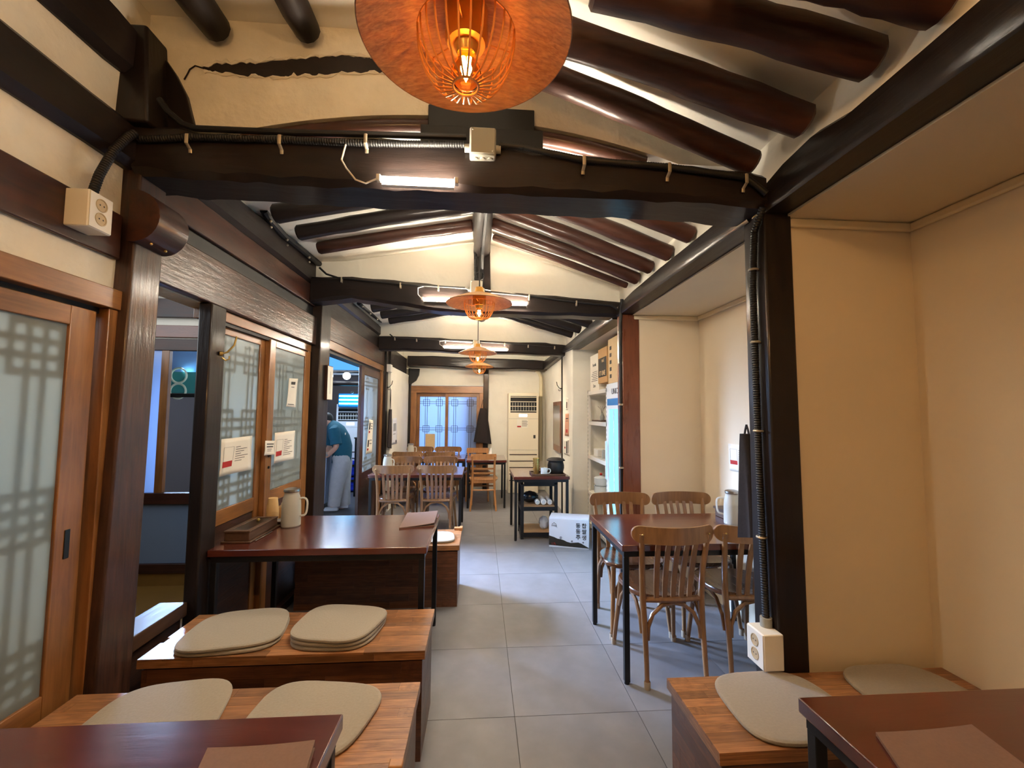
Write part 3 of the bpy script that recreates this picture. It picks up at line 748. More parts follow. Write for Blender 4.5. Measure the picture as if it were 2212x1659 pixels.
# kitchen back wall, beams and upper window
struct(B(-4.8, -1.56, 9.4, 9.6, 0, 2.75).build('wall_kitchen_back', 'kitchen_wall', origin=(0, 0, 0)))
def K(px, py, y): return P(px, py, y=y)
a = K(690, 800, 9.0); b = K(800, 766, 9.0)
kw = sroot('window_3', (a.x, 9.35, a.z))
B(a.x - .2, b.x, 9.37, 9.39, a.z, a.z + .75).build('pane', 'sky_window', kw)
B(a.x - .2, b.x, 9.33, 9.40, a.z - .06, a.z).build('window_rail', 'ac_cool', kw)
yb_ = 8.0
tag(MB().tube([K(640, 826, yb_), K(760, 828, yb_), K(850, 830, yb_)], .05, 12).build('kitchen_beam', 'dark_timber_x'), 'dark log beam below the round lamps in the kitchen', 'beam')
tag(MB().tube([K(640, 801, yb_), K(760, 803, yb_), K(850, 805, yb_)], .028, 12).build('kitchen_beam', 'dark_timber_x'), 'slim dark beam above the round lamps in the kitchen', 'beam')
for px in (711, 749, 786):
    c = K(px, 812, 7.9)
    g = thing('globe_lamp', 'round white globe lamp glowing under the kitchen beam', 'lamp', c, group='white globe lamps in the kitchen')
    MB().sphere(c, .068, 18, 12).build('globe', 'globe_light', g)
    MB().lathe([(.0, .085), (.022, .085), (.022, .06)], c, 12).build('lamp_holder', 'dark_steel', g)
# blue insect-lamp
c = K(762, 864, 8.25)
bl = thing('insect_lamp', 'bright blue lit tube lamp above the kitchen air conditioner', 'lamp', c)
B(c.x - .26, c.x + .26, 8.22, 8.30, c.z - .14, c.z + .12).build('housing', 'fridge_blue', bl, bevel=.02)
for s in (-.07, 0, .07): MB().tube([(c.x - .23, 8.2, c.z + s), (c.x + .23, 8.2, c.z + s)], .016, 10).build('tube', 'blue_tube', bl)
MB().ring((c.x, 8.2, c.z + .14), .02, .004, 12, 5, 'y').build('hanger', 'steel', bl)

# ---------------------------------------------------------------- air conditioners
def aircon(name, label, x0, x1, y, z1, body, depth=.30):
    w = x1 - x0
    t = thing(name, label, 'air conditioner', ((x0 + x1)/2, y + depth/2, 0))
    B(x0, x1, y, y + depth, 0, z1).build('cabinet', body, t, bevel=.012)
    gz1, gz0 = z1 - .055, z1 - .055 - .30*z1/1.8
    B(x0 + .04, x1 - .04, y - .003, y + .02, gz0, gz1).build('outlet_recess', 'ac_black', t)
    for k in range(4):
        z = gz1 - (gz1 - gz0)*(k + .25)/3.6
        B(x0 + .04, x1 - .04, y - .012, y, z - .006, z + .006).build('louvre', body, t, bevel=.002)
    for k in range(9):
        x = x0 + .08 + (w - .16)*k/8
        B(x - .006, x + .006, y - .006, y - .002, gz0 + .02, gz1 - .12).build('vane', 'grey_plastic', t)
    B(x0 + w*.36, x0 + w*.62, y - .004, y, gz0 - .075, gz0 - .03).build('display', 'display_light', t)
    B(x0 + .01, x1 - .01, y - .002, y, gz0 - .112, gz0 - .108).build('panel_seam', 'grey_plastic', t)
    B(x0 + .01, x1 - .01, y - .002, y, .63*z1/1.8*1.0 + .14, .634*z1/1.8 + .14).build('panel_seam', 'grey_plastic', t)
    for k in range(5):
        z = .68 - k*.115
        B(x0 + .03, x1 - .03, y - .003, y, z, z + .016).build('intake_slot', 'ac_slot', t)
    return t
ac = aircon('floor_air_conditioner', 'tall cream floor-standing air conditioner against the far wall', .50, 1.055, 7.80, 1.80, 'ac_white', .30)
nt_ = MB().box(.66, .86, 7.797, 7.8, 1.17, 1.33).build('notice_sheet', 'paper', ac)
B(.665, .735, 7.7945, 7.797, 1.18, 1.205).build('red_label', 'ink_red', nt_)
ln = MB()
for k in range(7): ln.box(.75, .84 + .008*(k % 3), 7.795, 7.797, 1.20 + k*.016, 1.205 + k*.016)
ln.build('print_lines', 'ink', nt_)
B(.96, 1.0, 7.796, 7.8, .98, 1.04).build('sticker', 'ink', ac)
kx = K(755, 990, 8.3)
aircon('floor_air_conditioner', 'tall bluish white floor-standing air conditioner in the kitchen', K(726, 900, 8.3).x, K(790, 900, 8.3).x, 8.3, 1.58, 'ac_cool', .3)
pp = MB().tube([(1.135, 8.06, 1.75), (1.135, 8.06, 1.95), (1.13, 8.06, 2.12), (1.10, 8.07, 2.2), (1.05, 8.1, 2.235)], .035, 10)
tag(pp.build('refrigerant_pipe', 'pipe_cream'), 'cream wrapped pipe bending up behind the air conditioner', 'pipe')
tag(MB().tube([(1.125, 8.08, .55), (1.13, 8.08, 1.2), (1.12, 8.08, 1.75)], .04, 10).build('drain_hose', 'pipe_grey'), 'grey insulated hose hanging beside the cream air conditioner', 'hose')
# kitchen counter, cabinet, crate
a = K(693, 1000, 6.6); b = K(714, 1000, 6.6)
ct = thing('kitchen_counter', 'bluish steel counter in front of the kitchen worker', 'counter', ((a.x - .5 + b.x)/2, 6.75, 0))
B(a.x - .6, b.x - .01, 6.45, 7.1, .12, .80).build('body', 'counter_steel', ct, bevel=.006)
B(a.x - .62, b.x + .02, 6.42, 7.12, .80, .83).build('worktop', 'steel', ct, bevel=.004)
for xx in (a.x - .55, b.x - .06):
    for yy in (6.5, 7.05): B(xx, xx + .03, yy - .015, yy + .015, 0, .12).build('foot', 'black_metal', ct)
a = K(765, 1000, 7.6); b = K(800, 1000, 7.6)
cb = thing('black_cabinet', 'black narrow cabinet with small objects on top beside the sliding door', 'cabinet', ((a.x + b.x)/2, 7.8, 0))
B(a.x, b.x, 7.6, 8.0, 0, .98).build('carcass', 'black_metal', cb, bevel=.004)
B(a.x - .01, b.x + .01, 7.58, 8.02, .98, 1.0).build('top', 'black_metal', cb, bevel=.004)
B(a.x + .02, b.x - .02, 7.595, 7.6, .05, .95).build('door', 'dark_steel', cb)
tag(B(a.x + .05, a.x + .12, 7.7, 7.78, 1.0, 1.06).build('small_box', 'dark_steel', bevel=.01), 'small dark box on top of the black kitchen cabinet', 'box')
a = K(748, 1000, 7.9)
for k in range(2):
    cr = thing('plastic_crate', 'blue plastic crate, %s of the pair behind the black cabinet' % ('lower' if k == 0 else 'upper'), 'crate', (a.x + .12, 8.0, k*.27), group=None)
    z = k*.27
    m_ = MB().box(a.x - .05, a.x + .3, 8.02, 8.04, z, z + .26).box(a.x - .05, a.x + .3, 8.27, 8.29, z, z + .26).box(a.x - .05, a.x - .03, 8.02, 8.29, z, z + .26).box(a.x + .28, a.x + .3, 8.02, 8.29, z, z + .26).box(a.x - .05, a.x + .3, 8.02, 8.29, z, z + .02)
    shl = m_.build('shell', 'crate_blue', cr)
    for q in range(3): B(a.x - .055, a.x + .305, 8.015, 8.02, z + .04 + q*.08, z + .06 + q*.08).build('rib', 'crate_blue', shl)
    B(a.x + .05, a.x + .2, 8.013, 8.021, z + .18, z + .22).build('handle_slot', 'black_metal', shl)

# ================================================================ LIGHTS IN THE ROOM
def pendant(x, y, zr, label, rad=.255, wires=26, power=9):
    s = rad/.255
    t = thing('pendant_lamp', label, 'lamp', (x, y, zr - .1*s))
    pr = [(.045*s, .075*s), (.09*s, .065*s), (.15*s, .045*s), (.21*s, .02*s), (rad, .0), (rad + .002, .004), (.21*s, .027*s), (.15*s, .053*s), (.09*s, .074*s), (.045*s, .085*s)]
    MB().lathe(pr, (x, y, zr), 64).build('shade', 'lamp_wood', t)
    MB().ring((x, y, zr + .002), rad, .002, 64, 6).build('shade_rim', 'tray_wood', t)
    hld = MB().lathe([(0, .13), (.03, .13), (.036, .10), (.052, .08), (.052, .0), (.046, -.012), (.02, -.014)], (x, y, zr - .0), 24).build('lamp_holder', 'socket_gold', t)
    MB().lathe([(.026, -.010), (.030, -.018), (.026, -.028), (.022, -.036)], (x, y, zr), 18).build('screw_cap', 'brass', hld)
    # cage
    rt, zt, rbm, zb = .118*s, .012*s, .031*s, -.118*s
    def cage(f):      # 0 top .. 1 bottom
        a = f*R(78)
        rr = rbm + (rt - rbm)*math.cos(a)**.85 if f < 1 else rbm
        return rr, zt + (zb - zt)*math.sin(a)/math.sin(R(78))
    for k in range(wires):
        a = 2*math.pi*k/wires
        pts = []
        for q in range(9):
            rr, z = cage(q/8.0); pts.append((x + rr*math.cos(a), y + rr*math.sin(a), zr + z))
        MB().tube(pts, .0026*s, 6).build('cage_wire', 'wire_gold', t)
    for (f, rr_) in ((0, .0022), (1, .003)):
        rr, z = cage(f); MB().ring((x, y, zr + z), rr, rr_*s, 40, 6).build('cage_ring', 'wire_gold', t)
    for a in (R(20), R(140), R(260)):
        MB().tube([(x + .05*math.cos(a), y + .05*math.sin(a), zr + .01), (x + rt*math.cos(a), y + rt*math.sin(a), zr + zt)], .0022, 5).build('cage_spoke', 'wire_gold', t)
    blb = MB().lathe([(.014, -.03), (.02, -.045), (.036, -.075), (.038, -.092), (.030, -.110), (.012, -.118), (0, -.119)], (x, y, zr), 20).build('bulb', 'bulb_glass', t)
    MB().tube([(x - .006, y, zr - .05), (x - .004, y, zr - .085), (x, y, zr - .1), (x + .004, y, zr - .085), (x + .006, y, zr - .05)], .0045, 8).build('filament', 'filament', blb)
    l = bpy.data.lights.new('bulb_light', 'POINT'); l.energy = power; l.color = (1.0, .66, .32); l.shadow_soft_size = .012
    lo = bpy.data.objects.new('bulb_light', l); COL.objects.link(lo); lo.parent = t; lo.location = Vector((0, 0, -.075)) + Vector((0, 0, .1*s))
    return t
def cord(t, pts, r=.005):
    MB().tube(pts, r, 8).build('cord', 'black_rubber', t)
L1 = pendant(-.045, 1.0, 2.355, 'big pendant lamp with wooden dish shade hung before the first beam', power=26)
L0 = pendant(.1, -.85, 2.355, 'unseen pendant lamp added behind the camera near the back wall', power=34, wires=12)  # out-of-view lamp added for the near bay's warm light
cord(L0, [(.1, -.85, 2.48), (.1, -.85, 3.04)])
cord(L1, [(-.045, 1.0, 2.48), (-.045, 1.0, 3.06)])
L2 = pendant(-.02, 3.30, 2.285, 'wooden dish pendant lamp hanging between two short lit tubes', power=20, wires=24)
cord(L2, [(-.02, 3.30, 2.41), (-.02, 3.33, 2.62), (-.01, 3.42, 2.78)])
L3 = pendant(-.045, 5.70, 2.225, 'wooden dish pendant lamp below the pair of long tubes', power=18, wires=20)
cord(L3, [(-.045, 5.7, 2.35), (-.045, 5.72, 2.83)])
L4 = pendant(-.03, 7.55, 2.24, 'wooden dish pendant lamp nearest the far wall', power=16, wires=18)
cord(L4, [(-.03, 7.55, 2.36), (-.03, 7.55, 2.865)])

def tube_lamp(label, x0, x1, y, z, face=-1, tilt=0.0, group=None):
    t = thing('tube_lamp', label, 'lamp', ((x0 + x1)/2, y, z - .02), group=group)
    MB().tube([(x0, y, z), (x1, y, z + tilt)], .0085, 10).build('tube', 'tube_light', t)
    B(x0 + .01, x1 - .01, min(y - face*.008, y - face*.03), max(y - face*.008, y - face*.03), z - .02, z - .007).build('batten', 'white_plastic', t)
    for x in (x0, x1): B(x - .008, x + .008, y - .013, y + .013, z - .013, z + .013).build('end_cap', 'white_plastic', t, bevel=.003)
    return t
ta = P(818, 385, y=1.665); tb = P(986, 388, y=1.665)
T1 = tube_lamp('single warm tube lamp fixed to the massive first tie beam', ta.x, tb.x, 1.665, ta.z)
MB().tube([P(814, 386, y=1.68), P(790, 396, y=1.67), P(768, 388, y=1.66), P(748, 363, y=1.67), P(738, 345, y=1.68), P(748, 308, y=1.70)], .0035, 6).build('flex', 'white_plastic', T1)
c2 = P(912, 645, y=3.57); d2_ = P(1140, 655, y=3.57)
T2 = tube_lamp('short lit tube left of the pendant lamp on the second beam', c2.x, c2.x + .34, 3.57, c2.z)
MB().tube([P(912, 646, y=3.57), P(903, 636, y=3.57), P(903, 622, y=3.58), P(920, 617, y=3.59), P(1008, 624, y=3.59), P(1020, 632, y=3.59)], .0035, 6).build('flex', 'white_plastic', T2)
T3 = tube_lamp('short lit tube right of the pendant lamp on the second beam', d2_.x - .34, d2_.x, 3.57, d2_.z)
MB().tube([P(1048, 626, y=3.59), P(1100, 632, y=3.59), P(1138, 641, y=3.59)], .0035, 6).build('flex', 'white_plastic', T3)
c3 = P(958, 749, y=5.97); d3 = P(1097, 755, y=5.97)
T4 = tube_lamp('long lit tube on the left half of the third beam', c3.x, c3.x + .43, 5.97, c3.z)
MB().tube([P(958, 749, y=5.97), P(950, 744, y=5.97), P(950, 737, y=5.97), P(962, 736, y=5.97), P(1020, 740, y=5.97)], .0035, 6).build('flex', 'white_plastic', T4)
T5 = tube_lamp('long lit tube on the right half of the third beam', d3.x - .43, d3.x, 5.97, d3.z)
tag(B(-1.43, 1.22, -.62, -.42, 2.34, 2.62).build('tie_beam', 'dark_timber_x', bevel=.02), 'unseen dark tie beam added behind the camera to carry two warm tubes', 'beam')  # added out of view to hold the extra tubes
for xx, nm in ((-.62, 'left'), (.5, 'right')):  # tubes behind the camera, put in to brighten the near bay
    tl_ = tube_lamp('%s unseen warm tube added on the tie beam behind the camera' % nm, xx - .2, xx + .2, -.385, 2.47, 1)
    for ch in tl_.children:
        if ch.name.split('.')[0] == 'tube': ch.data.materials[0] = MATS['tube_warm']
# tubes on the hidden sides of the beams
tube_lamp('warm tube on the back side of the first tie beam', -.45, -.10, 1.985, 2.45, 1)
tube_lamp('second warm tube on the back side of the first tie beam', .15, .50, 1.96, 2.43, 1)
tube_lamp('left warm tube on the back side of the second beam', -.5, -.15, 3.815, 2.42, 1)
tube_lamp('right warm tube on the back side of the second beam', .05, .40, 3.815, 2.40, 1)
tube_lamp('left warm tube on the back side of the third beam', -.5, -.1, 6.21, 2.38, 1)
tube_lamp('right warm tube on the back side of the third beam', .05, .4, 6.21, 2.37, 1)

# ---------------------------------------------------------------- conduits, boxes, sockets
def corr(name, label, pts, r, mat='black_rubber', pitch=.010, cat='conduit', ribs=True):
    pts = [Vector(p) for p in pts]
    # resample
    out = [pts[0]]; L = 0
    for a, b in zip(pts[:-1], pts[1:]):
        k = max(1, int((b - a).length/(pitch/2)))
        out += [a.lerp(b, (i + 1)/k) for i in range(k)]
    rad = [r*(1.0 if (i % 2 == 0 or not ribs) else .86) for i in range(len(out))]
    return tag(MB().tube(out, rad, 9).build(name, mat), label, cat)
def clip(parent_list, c, ux, h=.05, w=.016):
    pass
f1 = lambda px, py, e=0: P(px, py, y=1.76 - .13*(px - 330)/1325.0 - .018 - e)
cd = corr('conduit', 'black corrugated conduit running along the front of first tie beam to the junction box', [f1(300, 300), f1(340, 300), f1(410, 296), f1(600, 301), f1(800, 310), f1(1008, 312)], .014)
cd2 = corr('conduit', 'upper black cable above the corrugated conduit on the first tie beam', [f1(345, 215), f1(362, 240), f1(395, 268), f1(420, 277), f1(600, 285), f1(790, 290), f1(1008, 296)], .012, ribs=False)
cd3 = corr('conduit', 'black conduit from junction box to the right-hand post along first tie beam', [f1(1078, 313), f1(1130, 318), f1(1260, 345), f1(1445, 360), f1(1612, 383), f1(1655, 418)], .013)
for (px, py, host) in [(404, 300, cd), (604, 302, cd), (790, 300, cd), (1262, 347, cd3), (1446, 362, cd3), (1612, 386, cd3)]:
    c = f1(px, py, .012)
    MB().tube([c + Vector((0, .02, .03)), c + Vector((0, -.004, .018)), c + Vector((0, -.004, -.018)), c + Vector((0, .02, -.03)), c + Vector((0, .022, -.045))], .007, 6, flat=.35).build('clip', 'clip_metal', host)
def jbox(label, c, w, h, d, y0):
    t = thing('junction_box', label, 'junction box', (c.x, y0, c.z - h/2))
    B(c.x - w/2, c.x + w/2, y0 - d, y0, c.z - h/2, c.z + h/2).build('case', 'grey_plastic', t, bevel=.006)
    B(c.x - w/2*.92, c.x + w/2*.92, y0 - d - .006, y0 - d, c.z - h/2*.92, c.z + h/2*.92).build('lid', 'grey_plastic', t, bevel=.004)
    for k in (-1, 0, 1): MB().lathe([(0, -.004), (.010, -.004), (.012, 0)], (c.x + k*w*.28, y0 - d/2, c.z - h/2), 12).build('knockout', 'grey_plastic', t)
    for s in (-1, 1): MB().tube([(c.x + s*w/2, y0 - d/2, c.z - h*.15), (c.x + s*(w/2 + .02), y0 - d/2, c.z - h*.15)], .016, 12).build('gland', 'grey_plastic', t)
    for (sx_, sz_) in ((-1, 1), (1, -1)): MB().sphere((c.x + sx_*w*.38, y0 - d - .006, c.z + sz_*h*.38), .004, 8, 5).build('screw', 'steel', t)
    return t
jbox('grey junction box at the middle of the first tie beam', P(1043, 308, y=1.66), .105, .115, .05, 1.70)
jbox('pale junction box behind pendant lamp on the second beam', P(1029, 622, y=3.58), .10, .115, .05, 3.60)
jbox('small pale junction box on the third beam', P(1029, 743, y=5.97), .09, .11, .05, 6.0)
f2 = lambda px, py: P(px, py, y=3.585)
cx_ = corr('conduit', 'thin black cable along the left half of the second beam', [f2(690, 578), f2(705, 592), f2(730, 600), f2(785, 606), f2(865, 614), f2(950, 619), f2(1005, 622)], .008, ribs=False, cat='cable')
for px, py in ((738, 604), (865, 616), (947, 622)):
    B(f2(px, py).x - .006, f2(px, py).x + .006, 3.572, 3.60, f2(px, py).z - .025, f2(px, py).z + .02).build('clip', 'clip_metal', cx_, bevel=.002)
cx_ = corr('conduit', 'thin black cable along the right half of the second beam', [f2(1060, 632), f2(1150, 640), f2(1245, 653), f2(1320, 660), f2(1340, 672), f2(1345, 700)], .008, ribs=False, cat='cable')
for px, py in ((1143, 642), (1245, 655), (1335, 668)):
    B(f2(px, py).x - .006, f2(px, py).x + .006, 3.572, 3.60, f2(px, py).z - .025, f2(px, py).z + .02).build('clip', 'clip_metal', cx_, bevel=.002)
f3 = lambda px, py: P(px, py, y=5.985)
cx_ = corr('conduit', 'thin cable with small clips along the third beam', [f3(842, 722), f3(852, 730), f3(900, 733), f3(1010, 737), f3(1090, 742), f3(1200, 750)], .008, ribs=False, cat='cable')
for px, py in ((853, 732), (900, 735), (962, 738), (1090, 744), (1141, 748), (1198, 751)):
    B(f3(px, py).x - .007, f3(px, py).x + .007, 5.972, 6.0, f3(px, py).z - .02, f3(px, py).z + .02).build('clip', 'clip_metal', cx_, bevel=.002)
# cables hanging in front of the king post
cx_ = corr('conduit', 'black corrugated conduit dropping down the king post to the pale junction box', [(-.06, 3.60, 2.86), (-.055, 3.60, 2.66), (-.05, 3.59, 2.50)], .016, cat='conduit')
MB().tube([(.03, 2.1, 2.78), (.02, 2.9, 2.78), (.0, 3.5, 2.76), (.0, 3.6, 2.66), (.0, 3.6, 2.5)], .013, 8).build('cable', 'black_rubber', cx_)
MB().ring((-.02, 3.585, 2.60), .035, .004, 20, 6, 'y').build('cable_coil', 'black_rubber', cx_)
# cable bundle on the left purlin
bun = [P(px, py, x=-1.385) for px, py in [(570, 455), (585, 478), (612, 508), (640, 530), (668, 553), (692, 572)]]
cx_ = corr('cable_bundle', 'bundle of black cables clipped along the purlin above the glazed doors', bun, .024, ribs=False, cat='cable')
for px, py in ((585, 478), (620, 518), (668, 556)):
    c = P(px, py, x=-1.37); MB().sphere(c, .010, 8, 6).build('clip', 'clip_metal', cx_)
    MB().sphere(c + Vector((.0, .01, -.035)), .008, 8, 6).build('nail', 'clip_metal', cx_)
bun = [P(px, py, x=-1.38) for px, py in [(775, 655), (790, 667), (805, 680), (822, 693), (838, 700), (842, 722)]]
cx_ = corr('cable_bundle', 'bundle of black cables clipped along the purlin over the kitchen doorway', bun, .024, ribs=False, cat='cable')
for px, py in ((783, 662), (800, 678), (815, 690), (806, 670), (795, 660)):
    MB().sphere(P(px, py, x=-1.355), .012, 8, 6).build('clip', 'clip_metal', cx_)

def socket(label, x0, x1, y0, y1, z0, z1, face):
    """white double socket box; face = +1/-1 for the x side with the sockets"""
    t = thing('wall_socket', label, 'socket', ((x0 + x1)/2, (y0 + y1)/2, z0))
    B(x0, x1, y0, y1, z0, z1).build('case', 'white_plastic', t, bevel=.004)
    xf = x1 if face > 0 else x0
    fpl = B(min(xf, xf + face*.003), max(xf, xf + face*.003), y0 + .003, y1 - .003, z0 + .003, z1 - .003).build('face_plate', 'white_plastic', t, bevel=.001)
    for s in (.32, .70):
        c = (xf + face*.003, (y0 + y1)/2, z0 + (z1 - z0)*s)
        MB().lathe([(.023, 0), (.023, face*.002), (.0195, face*.0025), (.0185, face*.0006), (0, face*.0006)], c, 22, 'x').build('socket_well', 'socket_cream', fpl)
        for q in (-.008, .008): MB().lathe([(.003, face*.001), (0, face*.001)], (c[0] + face*.0003, c[1] + q, c[2]), 8, 'x').build('contact_hole', 'black_metal', fpl)
    return t
q0 = P(195, 437, x=-1.34)
socket('white double socket box on the brown rail of the left wall', -1.425, -1.345, 1.53, 1.625, 2.075, 2.205, 1)
corr('conduit', 'black corrugated conduit rising from the socket on the brown rail', [(-1.40, 1.60, 2.205), (-1.395, 1.62, 2.30), (-1.385, 1.66, 2.42), (-1.37, 1.70, 2.50), (-1.36, 1.72, 2.53)], .016)
socket('white double socket box low on the post near the corner bench', 1.09, 1.17, 1.63, 1.735, .47, .605, -1)
pc = corr('conduit', 'black corrugated conduit running down the post to the low socket', [(1.148, 1.64, 2.30), (1.148, 1.70, 2.22), (1.148, 1.72, 2.0), (1.148, 1.715, 1.3), (1.148, 1.70, .63)], .0145)
for z in (2.06, 1.75, 1.38, .95):
    MB().ring((1.148, 1.713, z), .016, .005, 16, 6).build('clip', 'clip_metal', pc)
MB().tube([(1.148, 1.70, .605), (1.148, 1.70, .64)], .022, 14).build('gland', 'grey_plastic', pc)
pc = corr('conduit', 'black cable down the reddish post beside the drinks fridge', [(1.168, 3.47, 2.40), (1.163, 3.50, 2.2), (1.163, 3.52, 1.2), (1.163, 3.52, .1)], .014, ribs=False, cat='cable')
for z in (2.13, 1.87, 1.52, 1.0):
    B(1.145, 1.18, 3.50, 3.515, z - .008, z + .008).build('clip', 'clip_metal', pc, bevel=.002)

# ================================================================ BENCHES, TABLES, CUSHIONS
def staves(parent, o, u, v, n, lu, lv, rows, th=.008, lmin=.22, lmax=.42, mat='stave_wood'):
    """butcher-block face: origin corner o, u along staves, v across, n outward"""
    o, u, v, n = Vector(o), Vector(u), Vector(v), Vector(n)
    h = lv/rows; g = .0008
    for r_ in range(rows):
        p = -random.uniform(0, lmax*.8)
        while p < lu - 1e-4:
            L = random.uniform(lmin, lmax); a, b = max(0, p), min(lu, p + L)
            if lu - b < .05: b = lu
            if b - a > .02:
                c = o + u*((a + b)/2) + v*(h*(r_ + .5)) + n*(th/2 + random.uniform(-.0002, .0002))
                piece('stave', mat, parent, c, u, v, n, b - a - g, h - g, th)
            p = b if b == lu else p + L
def bench(label, x0, x1, y0, y1, zt=.45, ends=('r',), front=True):
    t = thing('storage_bench', label, 'bench', ((x0 + x1)/2, (y0 + y1)/2, 0))
    lid_ = B(x0 + .008, x1 - .008, y0 + .008, y1 - .008, zt - .036, zt - .008).build('lid', 'red_timber_x', t)
    bod_ = B(x0 + .02, x1 - .02, y0 + .02, y1 - .02, 0, zt - .044).build('box_body', 'red_timber_x', t)
    staves(lid_, (x0, y0, zt - .008), (1, 0, 0), (0, 1, 0), (0, 0, 1), x1 - x0, y1 - y0, 9)
    # lid edge and body sides
    for (o, u, L) in [((x0, y0 + .008, 0), (1, 0, 0), x1 - x0)]:
        staves(lid_, (x0, y0 + .008, zt - .036), (1, 0, 0), (0, 0, 1), (0, -1, 0), x1 - x0, .028, 1)
        staves(bod_, (x0 + .012, y0 + .02, 0), (1, 0, 0), (0, 0, 1), (0, -1, 0), x1 - x0 - .024, zt - .046, 8, .008, mat='stave_shaded')
    for e in ends:
        if e == 'r':
            staves(lid_, (x1 - .008, y0 + .008, zt - .036), (0, 1, 0), (0, 0, 1), (1, 0, 0), y1 - y0 - .008, .028, 1)
            staves(bod_, (x1 - .02, y0 + .012, 0), (0, 1, 0), (0, 0, 1), (1, 0, 0), y1 - y0 - .024, zt - .046, 8, .008, mat='stave_shaded')
        else:
            staves(lid_, (x0 + .008, y0 + .008, zt - .036), (0, 1, 0), (0, 0, 1), (-1, 0, 0), y1 - y0 - .008, .028, 1)
            staves(bod_, (x0 + .02, y0 + .012, 0), (0, 1, 0), (0, 0, 1), (-1, 0, 0), y1 - y0 - .024, zt - .046, 8, .008, mat='stave_shaded')
    return t
bench('butcher-block storage bench under the narrow opening, two felt pad stacks on top', -1.36, -.22, 1.895, 2.28)
bench('butcher-block storage bench beside the frosted door, behind the foremost table', -1.40, -.21, 1.27, 1.685)
tb_ = bench('low storage bench beyond the side table with a wooden latch on its lid', -1.35, -.147, 3.32, 3.77)
B(-.21, -.14, 3.74, 3.79, .45, .468).box(-.165, -.14, 3.72, 3.79, .45, .474).build('latch', 'chair_pale', tb_, bevel=.002)
bench('butcher-block corner bench by the conduit post with single felt pads', .715, 1.84, 1.29, 1.652, ends=('l',))

def table(label, x0, x1, y0, y1, h=.735, th=.036, lw=.03, top='table_wood', inset=.012):
    t = thing('table', label, 'table', ((x0 + x1)/2, (y0 + y1)/2, 0))
    B(x0, x1, y0, y1, h - th, h).build('tabletop', top, t, bevel=.004)
    fz = h - th
    a0, a1, b0, b1_ = x0 + inset, x1 - inset, y0 + inset, y1 - inset
    fm = MB().box(a0, a1, b0, b0 + lw, fz - lw, fz).box(a0, a1, b1_ - lw, b1_, fz - lw, fz).box(a0, a0 + lw, b0 + lw, b1_ - lw, fz - lw, fz).box(a1 - lw, a1, b0 + lw, b1_ - lw, fz - lw, fz)
    fm.build('frame', 'black_metal', t)
    for (xx, yy) in ((a0, b0), (a1 - lw, b0), (a1 - lw, b1_ - lw), (a0, b1_ - lw)):
        lg_ = B(xx, xx + lw, yy, yy + lw, .012, fz - lw).build('leg', 'black_metal', t, bevel=.003)
        MB().lathe([(0, 0), (.014, 0), (.014, .014)], (xx + lw/2, yy + lw/2, 0), 12).build('foot', 'black_rubber', lg_)
    return t
table('glossy red-brown table in front of the frosted door with a brown menu', -1.40, -.315, .36, 1.095)
table('glossy red-brown side table with water jug, tray and paper cups', -1.384, -.275, 2.355, 3.085)
table('dark brown table at the corner bench with a closed menu', .81, 1.84, .40, 1.085)
table('glossy dining table with bentwood chairs in the alcove by the conduit post', .775, 1.83, 2.335, 3.04)
table('dining table by the slid-open kitchen door with a water jug on it', -1.28, -.20, 5.10, 5.84, .72)
table('far dining table beside the window door', -1.26, -.235, 6.80, 7.52, .72)
table('small square table beside the air conditioner with a white bottle', -.205, .405, 6.60, 7.42, .72)
table('black-legged serving table with kettle jar and tray by the white pillar', .385, 1.03, 4.93, 5.68, .72)

def cushion_mesh(w, d, h, mat, name):
    rings = []; nn = 44
    def outline(s, z):
        out = []
        for k in range(nn):
            a = 2*math.pi*k/nn; ca, sa = math.cos(a), math.sin(a)
            e = .56
            x = math.copysign(abs(ca)**e, ca)*w/2; y = math.copysign(abs(sa)**e, sa)*d/2
            x *= 1 - .08*(y/(d/2))             # narrower toward one edge
            out.append(Vector((x*s, y*s, z)))
        return out
    rings = [outline(.965, 0), outline(.995, h*.25), outline(1, h*.5), outline(.99, h*.8), outline(.955, h), outline(.94, h*1.01), outline(.5, h*1.02), outline(.02, h*1.02)]
    return MB().loft(rings).mesh(name, mat)
CM = cushion_mesh(.40, .36, .016, 'felt', 'seat_pad')
def pad(label, x, y, z, rz, s=1.0, group=None):
    o = bpy.data.objects.new('seat_pad', CM); COL.objects.link(o); o.location = (x, y, z); o.rotation_euler = (0, 0, rz); o.scale = (s, s, 1)
    return tag(o, label, 'cushion', group)
def padP(label, px, py, z, rz, lab_z=.45, s=1.0, group=None):
    p = P(px, py, z=.46) if px > 5 else Vector((px, py, 0)); return pad(label, p.x, p.y, z, rz, s, group)
zt = .4505
g1 = 'felt pads stacked at the opening end of the bench'
for k, nm in enumerate(('bottom', 'top')): padP('beige felt seat pad, %s of the stack of two next to the narrow opening' % nm, -1.07, 2.08, zt + k*.017, R(6 + 4*k), group=g1)
g2 = 'felt pads stacked at the aisle end of the bench'
for k, nm in enumerate(('bottom', 'middle', 'top')): padP('beige felt seat pad, %s of the stack of three at the aisle end' % nm, -.63, 2.075, zt + k*.0165, R(176 - 3*k), s=.93, group=g2)
padP('single beige felt seat pad next to the frosted door frame', 338, 1545, zt, R(8))
padP('single beige felt seat pad behind the corner of the foremost table', 668, 1548, zt, R(172), s=1.0)
padP('beige felt seat pad on the aisle end of the corner bench', 1692, 1520, zt, R(2), s=1.0)
padP('beige felt seat pad against the wall end of the corner bench', 1985, 1500, zt, R(2), s=1.0)
padP('small felt pad on the low bench behind the side table leg', 938, 1160, zt, R(2), s=.8)
